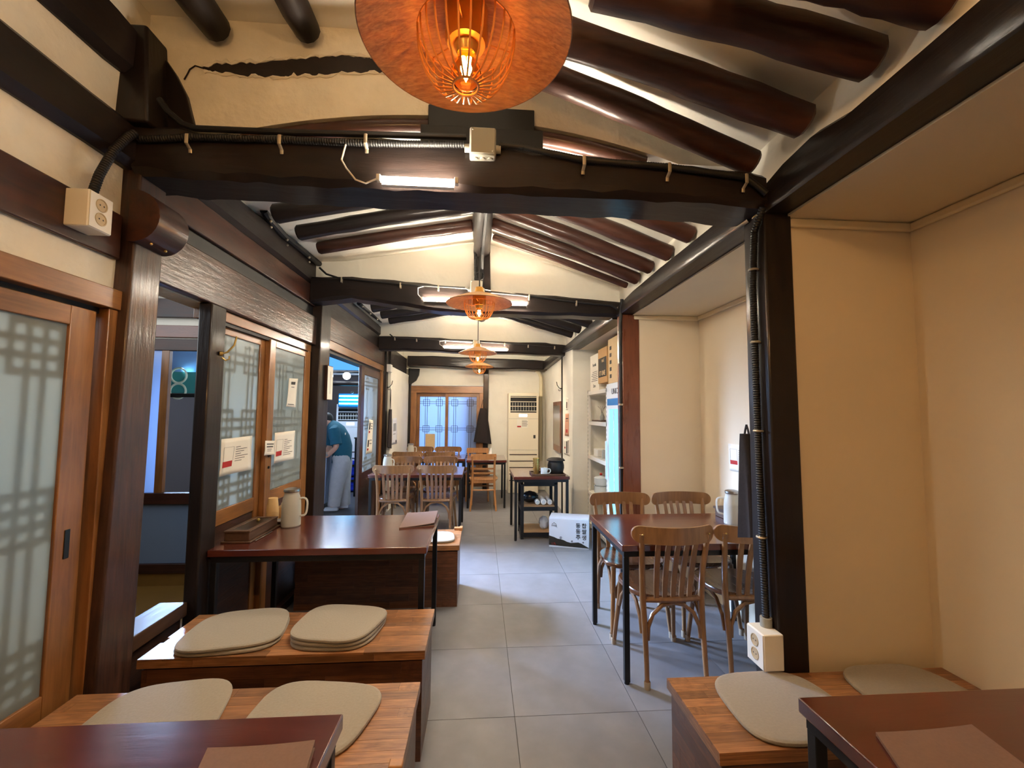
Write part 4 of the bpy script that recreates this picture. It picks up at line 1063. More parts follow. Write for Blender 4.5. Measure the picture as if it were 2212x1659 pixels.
lp = P(856, 1652, z=.455)
B(lp.x - .02, lp.x + .02, lp.y - .02, lp.y + .012, .4505, .466).build('latch', 'chair_pale', bpy.data.objects['storage_bench.001'], bevel=.004)

# ================================================================ CHAIRS
def curve_board(mb, hw, z0, z1, y0, bulge, th, n=14, round_=.03):
    """horizontally curved board with rounded ends (centre bulges to -y)"""
    secs = []
    ee = [1 - round_/hw*(1 - math.sin(R(a))) for a in (15, 35, 52, 66, 78, 90)]
    ss = [-e for e in reversed(ee)] + [(-1 + 2*k/n)*(1 - round_/hw) for k in range(n + 1)] + ee
    for s in ss:
        x = hw*s; y = y0 - bulge*(1 - s*s)
        e = max(0.0, (abs(s)*hw - (hw - round_))/round_); shr = (1 - math.sqrt(max(0, 1 - e*e)))*(z1 - z0)/2*.96
        secs.append([Vector(p) for p in [(x, y - th/2, z0 + shr), (x, y + th/2, z0 + shr), (x, y + th/2, z1 - shr), (x, y - th/2, z1 - shr)]])
    return mb.loft(secs)
def bentwood_chair():
    t = thing('bentwood_chair', 'x', 'chair')
    wd_ = 'chair_wood'
    # seat
    rings = []; nn = 36
    def ol(s, z):
        o = []
        for k in range(nn):
            a = 2*math.pi*k/nn; ca, sa = math.cos(a), math.sin(a); e = .72
            x = math.copysign(abs(ca)**e, ca)*.205; y = math.copysign(abs(sa)**e, sa)*.20
            x *= 1 + .10*(y/.2)
            o.append(Vector((x*s, y*s, z)))
        return o
    MB().loft([ol(.95, .425), ol(1, .433), ol(1.0, .45), ol(.975, .457), ol(.9, .455), ol(.6, .450)]).build('seat', 'seat_wood', t, local=True)
    for s in (-1, 1):
        p = [(s*.165, -.235, .008), (s*.163, -.225, .12), (s*.163, -.205, .3), (s*.166, -.19, .45), (s*.172, -.20, .6), (s*.182, -.228, .74), (s*.186, -.238, .80)]
        lg = MB().tube(p, [.0125, .0135, .0155, .017, .016, .0145, .013], 12).build('back_post', wd_, t, local=True)
        MB().lathe([(0, 0), (.016, 0), (.017, .035), (.015, .04)], (s*.165, -.236, 0), 14).build('foot_cap', 'chair_foot', lg, local=True)
        p = [(s*.195, .215, .008), (s*.185, .195, .15), (s*.172, .17, .3), (s*.165, .155, .435)]
        lg = MB().tube(p, [.0125, .014, .0155, .017], 12).build('front_leg', wd_, t, local=True)
        MB().lathe([(0, 0), (.016, 0), (.017, .035), (.015, .04)], (s*.196, .216, 0), 14).build('foot_cap', 'chair_foot', lg, local=True)
        # side arch brace
        pa = [(s*.172, -.185 + .0, .26), (s*.172, -.165, .335), (s*.17, -.10, .40), (s*.168, -.02, .418), (s*.17, .06, .40), (s*.174, .125, .335), (s*.178, .155, .26)]
        MB().tube(pa, .0105, 9).build('arch_brace', wd_, t, local=True)
    for (y, zz_) in ((-.20, 0), (.165, 0)):
        pa = [(-.148, y - .008, .235), (-.143, y - .004, .30), (-.115, y, .365), (-.06, y + .004, .408), (0, y + .005, .419), (.06, y + .004, .408), (.115, y, .365), (.143, y - .004, .30), (.148, y - .008, .235)]
        MB().tube(pa, .0115, 9).build('arch_brace', wd_, t, local=True)
    MB().tube([(-.165, -.185, .437), (0, -.205, .437), (.165, -.185, .437)], .016, 8).build('back_rail_lower', wd_, t, local=True)
    curve_board(MB(), .232, .752, .842, -.205, .08, .015, round_=.04).build('top_rail', wd_, t, local=True)
    for s in (-1, 1):
        MB().sphere((s*.186, -.252, .80), .005, 8, 5).build('screw', 'brass', t, local=True)
    for k in range(5):
        x = -.105 + .0525*k; xb_ = x*.88
        yb2 = -.205 - .08*(1 - (x/.232)**2) + .004
        secs = []
        for q in range(7):
            f = q/6; z = .44 + .33*f; xx = xb_ + (x - xb_)*f; y = -.198 + (yb2 + .198)*(f**1.5); w = .0125 + .002*math.sin(f*math.pi)
            secs.append([Vector(p) for p in [(xx - w, y - .005, z), (xx + w, y - .005, z), (xx + w, y + .005, z), (xx - w, y + .005, z)]])
        MB().loft(secs).build('back_slat', wd_, t, local=True)
    return t
proto = bentwood_chair()
CH = [(1.055, 2.548, 1, 'bentwood chair at the dining table in the alcove, back turned to the corner bench', None),
      (1.53, 2.545, -1, 'bentwood chair half hidden behind the conduit post, tucked under the alcove table', None),
      (1.055, 3.022, 180, 'bentwood chair across the alcove table beside the reddish post', None),
      (1.535, 3.03, 180, 'bentwood chair across the alcove table against the cream wall', None),
      (-.99, 5.245, 2, 'bentwood chair tucked at the jug table next to the slid-open kitchen door', None),
      (-.485, 5.245, -2, 'bentwood chair tucked at the jug table on its aisle side, back to the side table', None),
      (-1.0, 5.722, 180, 'bentwood chair facing the aisle table from the far side, behind the jug', None),
      (-.525, 5.722, 181, 'bentwood chair on the far side of the jug table at the aisle end', None),
      (-1.10, 6.92, 0, 'bentwood chair backing toward the jug table, near the far plaster wall', None),
      (-.62, 6.92, 1, 'bentwood chair backing toward the jug table, at the aisle end of the far table', None),
      (-1.03, 7.40, 180, 'bentwood chair in front of the left pane of the window door', None),
      (-.55, 7.40, 180, 'bentwood chair in front of the middle of the window door', None)]
for i, (x, y, a, lab, g) in enumerate(CH):
    o = proto if i == 0 else copy_tree(proto)
    o.location = (x, y, 0); o.rotation_euler = (0, 0, R(a)); o['label'] = lab
def ladder_chair():
    t = thing('ladder_back_chair', 'x', 'chair'); w = 'chair_pale'
    MB().loft([[Vector((sx*(.185 if q < 0 else .205)*s, q*.19*s, z)) for (sx, q) in [(-1, -1), (-.6, -1.06), (.6, -1.06), (1, -1), (1.08, 0), (1, 1), (.6, 1.08), (-.6, 1.08), (-1, 1), (-1.08, 0)]] for (s, z) in ((.97, .425), (1, .435), (1, .455), (.96, .462))]).build('seat', w, t, local=True)
    for s in (-1, 1):
        MB().tube([(s*.19, -.24, .0), (s*.168, -.20, .25), (s*.16, -.185, .45), (s*.162, -.195, .62), (s*.168, -.23, .80)], [.014, .017, .018, .016, .014], 10).build('back_post', w, t, local=True)
        MB().tube([(s*.18, .18, 0), (s*.172, .165, .43)], [.014, .018], 10).build('front_leg', w, t, local=True)
        MB().tube([(s*.168, -.2, .22), (s*.173, .17, .22)], .010, 8).build('side_stretcher', w, t, local=True)
    curve_board(MB(), .19, .745, .83, -.205, .035, .02, round_=.006).build('top_rail', w, t, local=True)
    for z in (.60, .535): curve_board(MB(), .162, z, z + .024, -.190, .02, .012, round_=.004).build('back_slat', w, t, local=True)
    MB().box(-.16, .16, -.2, -.178, .40, .435).build('seat_rail', w, t, local=True, bevel=.003)
    MB().tube([(-.168, -.205, .30), (.168, -.205, .30)], .011, 8).build('rear_stretcher', w, t, local=True)
    MB().tube([(-.173, .168, .30), (.173, .168, .30)], .011, 8).build('front_stretcher', w, t, local=True)
    return t
lc = ladder_chair(); lc.location = (.055, 6.66, 0); lc['label'] = 'pale ladder-back chair pulled up to the small square table, back to the aisle'
l2 = copy_tree(lc); l2.location = (-.04, 7.30, 0); l2.rotation_euler = (0, 0, R(180)); l2['label'] = 'pale ladder-back chair on the far side of the small square table'

# ================================================================ TABLE-TOP THINGS
TH = .735
def jug(label, x, y, z, s=1.0, rz=0.0, lid='steel', body='jug_glass', handle=True):
    t = thing('water_jug', label, 'jug', (x, y, z), rz)
    pr = [(0, .0), (.050, .0), (.055, .006), (.055, .06), (.054, .12), (.050, .165), (.042, .190), (.041, .205), (.044, .212), (.041, .212), (.038, .205), (.039, .19), (.046, .165), (.050, .12), (.051, .06), (.050, .008), (0, .008)]
    jb_ = MB().lathe([(r_*s, h*s) for r_, h in pr], (0, 0, 0), 28).build('body', body, t, local=True)
    MB().lathe([(r_*s, h*s) for r_, h in [(0, .01), (.048, .01), (.049, .06), (.048, .125), (0, .125)]], (0, 0, 0), 24).build('water', 'water', jb_, local=True)
    MB().lathe([(r_*s, h*s) for r_, h in [(0, .228), (.03, .228), (.046, .222), (.047, .210), (.043, .204), (0, .204)]], (0, 0, 0), 24).build('lid', lid, t, local=True)
    if handle:
        MB().tube(smo([(.045*s, 0, .165*s), (.078*s, 0, .172*s), (.098*s, 0, .155*s), (.096*s, 0, .10*s), (.088*s, 0, .066*s), (.053*s, 0, .062*s)]), .006*s, 9).build('handle', body, t, local=True)
    return t
j = P(628, 1136, z=TH); jug('frosted glass water jug with handle beside the paper cups on side table', j.x, j.y, TH, 1.02, R(-5))
j = P(1583, 1132, z=TH); jug('frosted glass water jug on the alcove dining table', j.x, j.y, TH, .96, R(150))
j = P(862, 1003, z=.72); jug('misty glass water jug on the table by the kitchen door', j.x + .03, 5.22, .72, 1.0, R(-30))
jug('clear glass water jug on the far table by the window door', -1.10, 7.0, .72, .98, R(30))
def cups(label, x, y, z, n, r=.036, inv=True, mat='cup_paper'):
    t = thing('cup_stack', label, 'cups', (x, y, z))
    h = .085
    for k in range(n):
        zb = k*.009
        if inv: pr = [(r, zb), (r + .002, zb + .003), (r*.78, zb + h), (0, zb + h)]
        else: pr = [(0, zb), (r*.72, zb), (r, zb + h), (r*.94, zb + h)]
        MB().lathe(pr, (x, y, z), 20).build('paper_cup', mat, t)
    return t
j = Vector((-1.340, 2.95, TH)); cups('stack of upturned kraft paper cups on the side table', j.x, j.y, TH, 8)
def box_open(name, label, cat, x0, x1, y0, y1, z0, z1, mat, th=.006, rz=0):
    t = thing(name, label, cat, ((x0 + x1)/2, (y0 + y1)/2, z0))
    B(x0, x1, y0, y1, z0, z0 + th).build('base', mat, t)
    B(x0, x1, y0, y0 + th, z0 + th, z1).build('side', mat, t); B(x0, x1, y1 - th, y1, z0 + th, z1).build('side', mat, t)
    B(x0, x0 + th, y0 + th, y1 - th, z0 + th, z1).build('side', mat, t); B(x1 - th, x1, y0 + th, y1 - th, z0 + th, z1).build('side', mat, t)
    return t
j = Vector((-1.345, 2.99, TH))
tis = box_open('tissue_box', 'small wooden tissue box with white tissue on the side table', 'tissue box', j.x + .0, j.x + .12, j.y + .0, j.y + .085, TH, TH + .075, 'kraft')
MB().loft([[Vector((j.x + .05 + r_*math.cos(a) * .8, j.y + .042 + r_*math.sin(a), TH + z)) for a in [2*math.pi*k/12 for k in range(12)]] for r_, z in ((.04, .05), (.035, .08), (.03, .10), (.012, .125))]).build('tissue', 'paper', tis)
# cutlery tray: long wooden box with frame lid
a = P(490, 1168, z=TH); b = P(590, 1130, z=TH)
tr = thing('cutlery_box', 'dark wooden cutlery box with glazed lid on the side table', 'box', (-1.32, 2.64, TH))
x0, x1, y0, y1 = -1.37, -1.24, 2.475, 2.80
B(x0 - .012, x1 + .012, y0 - .012, y1 + .02, TH, TH + .010).build('plinth', 'tray_wood', tr, bevel=.003)
B(x0, x1, y0, y1, TH + .010, TH + .055).build('case', 'tray_wood', tr, bevel=.003)
for (c0, c1, e0, e1) in ((x0 - .004, x1 + .004, y0 - .004, y0 + .022), (x0 - .004, x1 + .004, y1 - .022, y1 + .004), (x0 - .004, x0 + .022, y0 + .022, y1 - .022), (x1 - .022, x1 + .004, y0 + .022, y1 - .022)):
    B(c0, c1, e0, e1, TH + .055, TH + .064).build('lid_frame', 'tray_wood', tr, bevel=.002)
B(x0 + .02, x1 - .02, y0 + .02, y1 - .02, TH + .056, TH + .060).build('lid_glass', 'dark_steel', tr)
MB().sphere(((x0 + x1)/2, y1 - .10, TH + .068), .010, 10, 8).build('lid_knob', 'brass', tr)
j = P(595, 1128, z=TH + .02)
tag(MB().lathe([(0, .006), (.03, .006), (.045, .014), (.056, .026), (.054, .026), (.043, .018), (.03, .010), (0, .010)], (-1.245, 2.90, TH - .006), 24).build('small_dish', 'steel'), 'small metal dish beside the cutlery box', 'dish')
tag(MB().tube([(-1.22, 2.50, TH + .004), (-1.215, 2.68, TH + .006)], .004, 8, flat=.5).build('spoon', 'steel'), 'metal spoon handle lying beside the cutlery box', 'spoon')
def menu(label, corners, z, th=.010, curl=.012):
    """folded cloth menu; corners TL,TR,BR,BL world xy"""
    TL, TR, BR, BL = [Vector((p.x, p.y, z)) for p in corners]
    t = thing('menu', label, 'menu', (TL + BR)/2)
    n_ = 10
    for k, nm in enumerate(('back_cover', 'front_cover')):
        secs = []
        for q in range(n_ + 1):
            f = q/n_; A = TL.lerp(TR, f); Bp = BL.lerp(BR, f)
            zo = .001 + k*(.004 + curl*f*f)
            secs.append([A + Vector((0, 0, zo)), Bp + Vector((0, 0, zo)), Bp + Vector((0, 0, zo + .0035)), A + Vector((0, 0, zo + .0035))])
        MB().loft(secs).build(nm, 'menu_cloth', t)
    return t
menu('brown cloth menu lying on the side table', [P(880, 1110, z=TH), P(946, 1109, z=TH), P(938, 1136, z=TH), P(862, 1143, z=TH)], TH)
menu('brown cloth menu at the edge of the foremost table', [P(448, 1624, z=TH), P(680, 1620, z=TH), P(650, 1720, z=TH), P(395, 1740, z=TH)], TH)
menu('closed brown menu on the corner table', [P(1892, 1590, z=TH), P(2100, 1585, z=TH), P(2300, 1740, z=TH), P(2000, 1750, z=TH)], TH)
# alcove table tray behind the jug
trx = thing('cutlery_box', 'dark stacked cutlery box behind the jug on the alcove table', 'box', (1.70, 2.80, TH))
B(1.66, 1.80, 2.70, 2.98, TH, TH + .05).build('case', 'tray_wood', trx, bevel=.004)
B(1.65, 1.81, 2.69, 2.99, TH + .05, TH + .065).build('lid', 'tray_wood', trx, bevel=.004)
# things on the table by the kitchen door
cups('two short kraft cups on the table by the kitchen door', -1.20, 5.20, .72, 2, .034, False)
tg = box_open('tissue_box', 'small kraft tissue box on the table by the kitchen door', 'tissue box', -1.135, -1.065, 5.16, 5.25, .72, .80, 'kraft')
MB().lathe([(0, 0), (.030, 0), (.024, .03), (.0, .045)], (-1.10, 5.205, .775), 10).build('tissue', 'paper', tg)
box_open('tissue_box', 'kraft tissue box on the far table by the window door', 'tissue box', -1.24, -1.17, 7.0, 7.1, .72, .79, 'kraft')
tag(B(-.70, -.47, 6.90, 7.07, .721, .731).build('menu', 'kraft_pale', bevel=.002), 'pale folder lying on the far table by the window door', 'menu')
bt = thing('squeeze_bottle', 'white squeeze bottle on the small square table', 'bottle', (.17, 6.80, .72))
MB().lathe([(0, 0), (.026, 0), (.028, .01), (.028, .10), (.022, .125)], (.17, 6.80, .72), 18).build('body', 'white_plastic', bt)
MB().lathe([(.016, .125), (.016, .14), (.006, .165), (0, .168)], (.17, 6.80, .72), 14).build('nozzle', 'white_plastic', bt)
# serving table: tray, iron jar, brass cups, mug
sv = thing('serving_tray', 'dark rectangular tray on the serving table', 'tray', (.80, 5.12, .72))
B(.60, .99, 4.97, 5.26, .72, .728).build('tray_base', 'tray_wood', sv, bevel=.003)
for bb in ((.60, .99, 4.97, 4.98), (.60, .99, 5.25, 5.26), (.60, .61, 4.98, 5.25), (.98, .99, 4.98, 5.25)): B(*bb, .728, .742).build('tray_rim', 'tray_wood', sv, bevel=.002)
jr = thing('lidded_jar', 'round black iron jar with overhanging lid on the tray', 'jar', (.90, 5.12, .728))
MB().lathe([(0, 0), (.07, 0), (.088, .025), (.098, .07), (.098, .10), (.088, .14), (.075, .158), (.07, .158), (.0, .15)], (.90, 5.12, .728), 32).build('body', 'iron_pot', jr)
MB().lathe([(.078, .150), (.108, .152), (.110, .160), (.090, .178), (.06, .186), (.0, .190)], (.90, 5.12, .728), 32).build('lid', 'iron_pot', jr)
bc = thing('cup_stack', 'stack of shiny brass cups on the dark tray', 'cups', (.665, 5.10, .728))
for k in range(5): MB().lathe([(0, 0), (.028, 0), (.034, .01), (.037, .045), (.044, .060), (.044, .063), (.036, .060), (.030, .012)], (.665, 5.10, .728 + k*.030), 22).build('cup', 'brass', bc)
mg = thing('mug', 'white mug between the brass cups and the black jar', 'mug', (.748, 5.04, .728))
MB().lathe([(0, 0), (.036, 0), (.039, .006), (.039, .078), (.036, .078), (.035, .01), (0, .01)], (.748, 5.04, .728), 24).build('body', 'ceramic', mg)
MB().tube(smo([(.785, 5.04, .79), (.815, 5.04, .795), (.825, 5.04, .77), (.815, 5.04, .745), (.785, 5.04, .742)]), .006, 8).build('handle', 'ceramic', mg)
# shelf cart beneath
ca = thing('shelf_cart', 'black steel cart with wooden shelves tucked under the serving table', 'cart', (.68, 5.2, 0))
x0, x1, y0, y1 = .475, .90, 5.0, 5.38
for (xx, yy) in ((x0, y0), (x1 - .035, y0), (x1 - .035, y1 - .035), (x0, y1 - .035)): B(xx, xx + .035, yy, yy + .035, 0, .62).build('leg', 'black_metal', ca, bevel=.003)
for k, z in enumerate((.03, .32, .60)):
    B(x0 + .035, x1 - .035, y0, y0 + .03, z, z + .045).build('rail', 'black_metal', ca)
    B(x0 + .0, x0 + .03, y0 + .035, y1 - .035, z, z + .045).build('rail', 'black_metal', ca)
    B(x1 - .03, x1, y0 + .035, y1 - .035, z, z + .045).build('rail', 'black_metal', ca)
    B(x0 + .035, x1 - .035, y0 + .005, y1 - .01, z + .045, z + .055).build('shelf', 'shelf_board', ca)
bag = MB().sphere((.60, 5.2, .445), .075, 14, 10, (1.35, 1.2, .85))
for v in bag.v: v += Vector((random.uniform(-.008, .008), random.uniform(-.008, .008), random.uniform(-.006, .006)))
tag(bag.build('plastic_bag', 'plastic_bag'), 'crumpled black plastic bag on the middle shelf of the cart', 'bag')
for k, (xa_, ya, xb2, yb3, r_) in enumerate([(.675, 5.06, .675, 5.30, .028), (.745, 5.05, .745, 5.28, .033), (.818, 5.05, .818, 5.28, .03)]):
    sg_ = thing('cup_sleeve', 'plastic sleeve of stacked cups on the cart, %s the black bag' % ('next to' if k == 0 else ('one away from' if k == 1 else 'farthest from')), 'cup sleeve', (xa_, ya, .375))
    MB().tube([(xa_, ya, .375 + r_ + .002), (xb2, yb3, .375 + r_ + .002)], [r_, r_*.92], 16).build('sleeve', 'clear_bag', sg_)
    MB().ring((xa_, ya, .375 + r_ + .002), r_*.8, .004, 18, 5, 'y').build('cup_rim', 'white_plastic', sg_)
bag = MB().sphere((.755, 5.12, .085 + .075), .055, 12, 9, (1, .8, 1.38))
for v in bag.v: v += Vector((random.uniform(-.008, .008), random.uniform(-.008, .008), random.uniform(-.006, .006)))
tag(bag.build('plastic_bag', 'clear_bag'), 'crumpled translucent plastic bag on the bottom shelf of the cart', 'bag')

# ---------------------------------------------------------------- text helper
def text(body, size, mat, parent, M4, bold=0.0, name='lettering', depth=.0006):
    cu = bpy.data.curves.new(name, 'FONT'); cu.body = body; cu.size = size; cu.align_x = 'CENTER'; cu.align_y = 'CENTER'
    cu.extrude = depth; cu.offset = bold; cu.resolution_u = 2
    tmp = bpy.data.objects.new('tmp', cu); COL.objects.link(tmp)
    bpy.context.view_layer.update()
    me = bpy.data.meshes.new_from_object(tmp.evaluated_get(bpy.context.evaluated_depsgraph_get()))
    bpy.data.objects.remove(tmp); 
    me.materials.clear(); me.materials.append(MATS[mat])
    o = bpy.data.objects.new(name, me); COL.objects.link(o); o.parent = parent
    m4 = M4.copy(); m4.translation = M4.translation - wloc(parent); o.matrix_local = m4
    return o
def frame4(origin, u, v):
    u = Vector(u).normalized(); v = Vector(v).normalized(); n_ = u.cross(v)
    mt = Matrix((u, v, n_)).transposed().to_4x4(); mt.translation = Vector(origin); return mt

# carton of rice wine on the floor
p0 = P(1186, 1181, z=0); p1 = P(1272, 1187, z=0)
u = (p1 - p0); wbx = u.length; u.normalize(); back = Vector((-u.y, u.x, 0)); up = Vector((0, 0, 1)); hb, db = .305, .24
bxw = thing('carton', 'white rice wine carton with black hills and Korean lettering beside the cart', 'box', p0 + u*wbx/2 + back*db/2)
A = [p0, p0 + u*wbx, p0 + u*wbx + back*db, p0 + back*db]
MB().hexa(A, [q + up*hb for q in A]).build('box_body', 'carton_white', bxw, bevel=.003)
MB().hexa([q + up*(hb + .001) + back*s_ for q, s_ in zip(A, (.004, .004, -.004, -.004))], [q + up*(hb + .006) + back*s_ for q, s_ in zip(A, (.004, .004, -.004, -.004))]).build('top_flap', 'carton_white', bxw)
face = lambda fu, fz: p0 + u*(wbx*fu) + up*(hb*fz) - back*.0012
hill = [(0, .07), (0, .40), (.06, .375), (.13, .35), (.22, .30), (.30, .29), (.38, .26), (.46, .21), (.55, .185), (.64, .20), (.74, .215), (.82, .18), (.9, .12), (1, .05), (1, .03)]
MB().prism([face(a_, b_) for a_, b_ in hill], -back*.0008).build('black_hills', 'kraft_dark', bxw)
cols = [('찹쌀생', .885), ('동동주', .735)]
for wds, fu in cols:
    for k, chh in enumerate(wds): text(chh, .056, 'ink', bxw, frame4(face(fu, .78 - .20*k) - back*.001, u, up), .0012)
text('1.7L', .03, 'ink_red', bxw, frame4(face(.12, .12) - back*.002, u, up))
MB().ring(face(.30, .34) - back*.001, .011, .003, 5, 5, 'y').build('flower_mark', 'ink', bxw)
MB().ring(face(.58, .24) - back*.001, .008, .003, 5, 5, 'y').build('flower_mark', 'ink', bxw)
MB().ring(face(.86, .22) - back*.001, .007, .003, 5, 5, 'y').build('flower_mark', 'ink', bxw)
MB().prism([face(.07, .80), face(.13, .86), face(.19, .80), face(.185, .79), face(.13, .845), face(.075, .79)], -back*.0008).build('roof_mark', 'ink', bxw)
text('우리쌀', .022, 'ink', bxw, frame4(face(.13, .745) - back*.001, u, up))

# ---------------------------------------------------------------- niche: shelf, fridge, boxes
sf = thing('metal_shelf', 'white slotted-angle shelf unit beside the drinks fridge', 'shelf', (1.58, 5.05, 0))
x0, x1, y0, y1 = 1.375, 1.80, 4.62, 5.47
for (xx, yy) in ((x0, y0), (x0, y1 - .035), (x1 - .03, y0), (x1 - .03, y1 - .035)):
    q = MB().box(xx, xx + .003, yy, yy + .035, 0, 1.74).box(xx + .003, xx + .03, yy, yy + .003, 0, 1.74); q.build('upright', 'shelf_white', sf)
    if xx == x0:
        hs = MB()
        for k in range(34): hs.box(xx - .0006, xx, yy + .013, yy + .022, .05 + k*.05, .075 + k*.05)
        h_ = hs.build('slot_row', 'ink', sf); h_['kind'] = 'stuff'
for z in (.08, .47, .915, 1.345, 1.72):
    B(x0, x1, y0 + .004, y1 - .004, z - .045, z).build('shelf_board', 'shelf_white', sf, bevel=.002)
fg = thing('drinks_fridge', 'upright glass-door drinks fridge glowing blue behind the reddish post', 'fridge', (1.60, 4.15, 0))
x0, x1, y0, y1 = 1.36, 1.82, 3.68, 4.58
B(x0 + .03, x1, y0, y1, .04, 1.76).build('cabinet', 'fridge_white', fg, bevel=.006)
B(x0, x0 + .03, y0, y1, 1.53, 1.76).build('sign_panel', 'fridge_white', fg, bevel=.004)
B(x0 - .002, x0, y0 + .03, y1 - .03, 1.53, 1.60).build('blue_band', 'fridge_blue', fg)
text('UNICHULA', .085, 'ink', fg, frame4((x0 - .002, (y0 + y1)/2 + .05, 1.67), (0, -1, 0), (0, 0, 1)))
B(x0 + .018, x0 + .028, y0 + .06, y1 - .06, .18, 1.50).build('glass_door', 'fridge_glow', fg)
for bb in ((y0, y0 + .06, .1, 1.53), (y1 - .06, y1, .1, 1.53)): B(x0, x0 + .03, *bb).build('door_stile', 'fridge_white', fg, bevel=.004)
for bb in ((.1, .18), (1.49, 1.53)): B(x0, x0 + .03, y0 + .06, y1 - .06, *bb).build('door_rail', 'fridge_white', fg, bevel=.004)
B(x0 - .03, x0 - .012, y1 - .055, y1 - .035, .75, 1.15).build('door_handle', 'fridge_white', fg, bevel=.005)
for k in range(3): B(x0 + .010, x0 + .018, y1 - .22 - k*.22, y1 - .20 - k*.22, .2, 1.48).build('inner_bar', 'ac_cool', fg)
def carton(label, x0, x1, y0, y1, z0, z1, mat):
    t = thing('cardboard_box', label, 'box', ((x0 + x1)/2, (y0 + y1)/2, z0))
    B(x0, x1, y0, y1, z0, z1).build('box_body', mat, t, bevel=.003)
    B(x0 - .0008, x1 + .0008, (y0 + y1)/2 - .025, (y0 + y1)/2 + .025, z1 - .0, z1 + .0008).build('tape', 'kraft_pale', t)
    return t
c1 = carton('white printed carton on top of the shelf unit against the pillar', 1.40, 1.75, 5.02, 5.42, 1.722, 2.17, 'paper')
for k, (s_, z) in enumerate([('Fiorella', 2.04), ('Zero', 1.78)]): text(s_, .055, 'ink', c1, frame4((1.399, 5.22, z), (0, -1, 0), (0, 0, 1)))
lnm = MB()
for k in range(6): lnm.box(1.3988, 1.40, 5.08, 5.36 - .03*(k % 3), 1.84 + k*.022, 1.846 + k*.022)
lnm.build('print_lines', 'ink', c1)
c2_ = carton('kraft carton with black print tilted between the other boxes', 1.38, 1.72, 4.62, 4.98, 1.79, 2.19, 'kraft')
B(1.378, 1.38, 4.64, 4.96, 1.86, 2.08).build('black_print', 'kraft_dark', c2_)
text('IT UNE', .075, 'kraft_pale', c2_, frame4((1.3775, 4.80, 1.90), (0, -1, 0), (0, 0, 1)), .001)
text('NAT', .05, 'kraft_pale', c2_, frame4((1.3775, 4.77, 2.04), (0, -1, 0), (0, 0, 1)), .001)
c3_ = carton('tall pale kraft carton on top of the drinks fridge', 1.375, 1.70, 3.95, 4.56, 1.765, 2.24, 'kraft_pale')
lnm = MB()
for k in range(5): lnm.box(1.3738, 1.375, 4.44, 4.50, 1.82 + k*.075, 1.86 + k*.075)
lnm.build('print_lines', 'ink', c3_)
def pot(label, x, y, z, r, h, mat, lid=True):
    t = thing('shelf_pot', label, 'pot', (x, y, z))
    MB().lathe([(0, 0), (r*.8, 0), (r, h*.3), (r*.95, h*.8), (r, h), (r*.9, h), (r*.85, h*.3), (0, h*.1)], (x, y, z), 20).build('body', mat, t)
    if lid:
        MB().lathe([(r*1.02, h), (r*.8, h*1.15), (r*.15, h*1.25), (r*.15, h*1.4), (0, h*1.42)], (x, y, z), 20).build('lid', mat, t)
    return t
pot('white lidded pot, lower of two stacked on the shelf', 1.47, 5.20, .47, .085, .10, 'ceramic', False)
pot('white lidded pot with knob stacked on another pot', 1.47, 5.20, .572, .085, .09, 'ceramic', True)
tag(B(1.41, 1.55, 5.14, 5.32, .916, 1.01).build('storage_tub', 'shelf_white', bevel=.01), 'small cream tub with label on the middle shelf', 'tub')
tag(MB().lathe([(0, 0), (.03, 0), (.03, .07), (.02, .1), (.0, .1)], (1.46, 5.02, .916), 14).build('glass_bottle', 'grey_plastic'), 'small grey bottle beside the cream tub', 'bottle')
tag(B(1.40, 1.60, 4.95, 5.36, 1.346, 1.362).build('dark_tray', 'tray_wood', bevel=.004), 'flat dark tray on the upper shelf', 'tray')
pl_ = thing('twig_vase', 'small vase with bare twigs on the flat dark tray', 'vase', (1.46, 5.1, 1.363))
MB().lathe([(0, 0), (.025, 0), (.03, .04), (.012, .08), (.015, .09)], (1.46, 5.1, 1.363), 14).build('vase', 'grey_plastic', pl_)
for k in range(5):
    a_ = k*1.3; MB().tube([(1.46, 5.1, 1.44), (1.46 + .02*math.cos(a_), 5.1 + .03*math.sin(a_), 1.50), (1.46 + .05*math.cos(a_), 5.1 + .06*math.sin(a_), 1.53)], .002, 5).build('twig', 'tray_wood', pl_)
MB().sphere((1.47, 5.20, .705), .018, 12, 8).build('lid_knob', 'ink_red', bpy.data.objects['shelf_pot.001'])

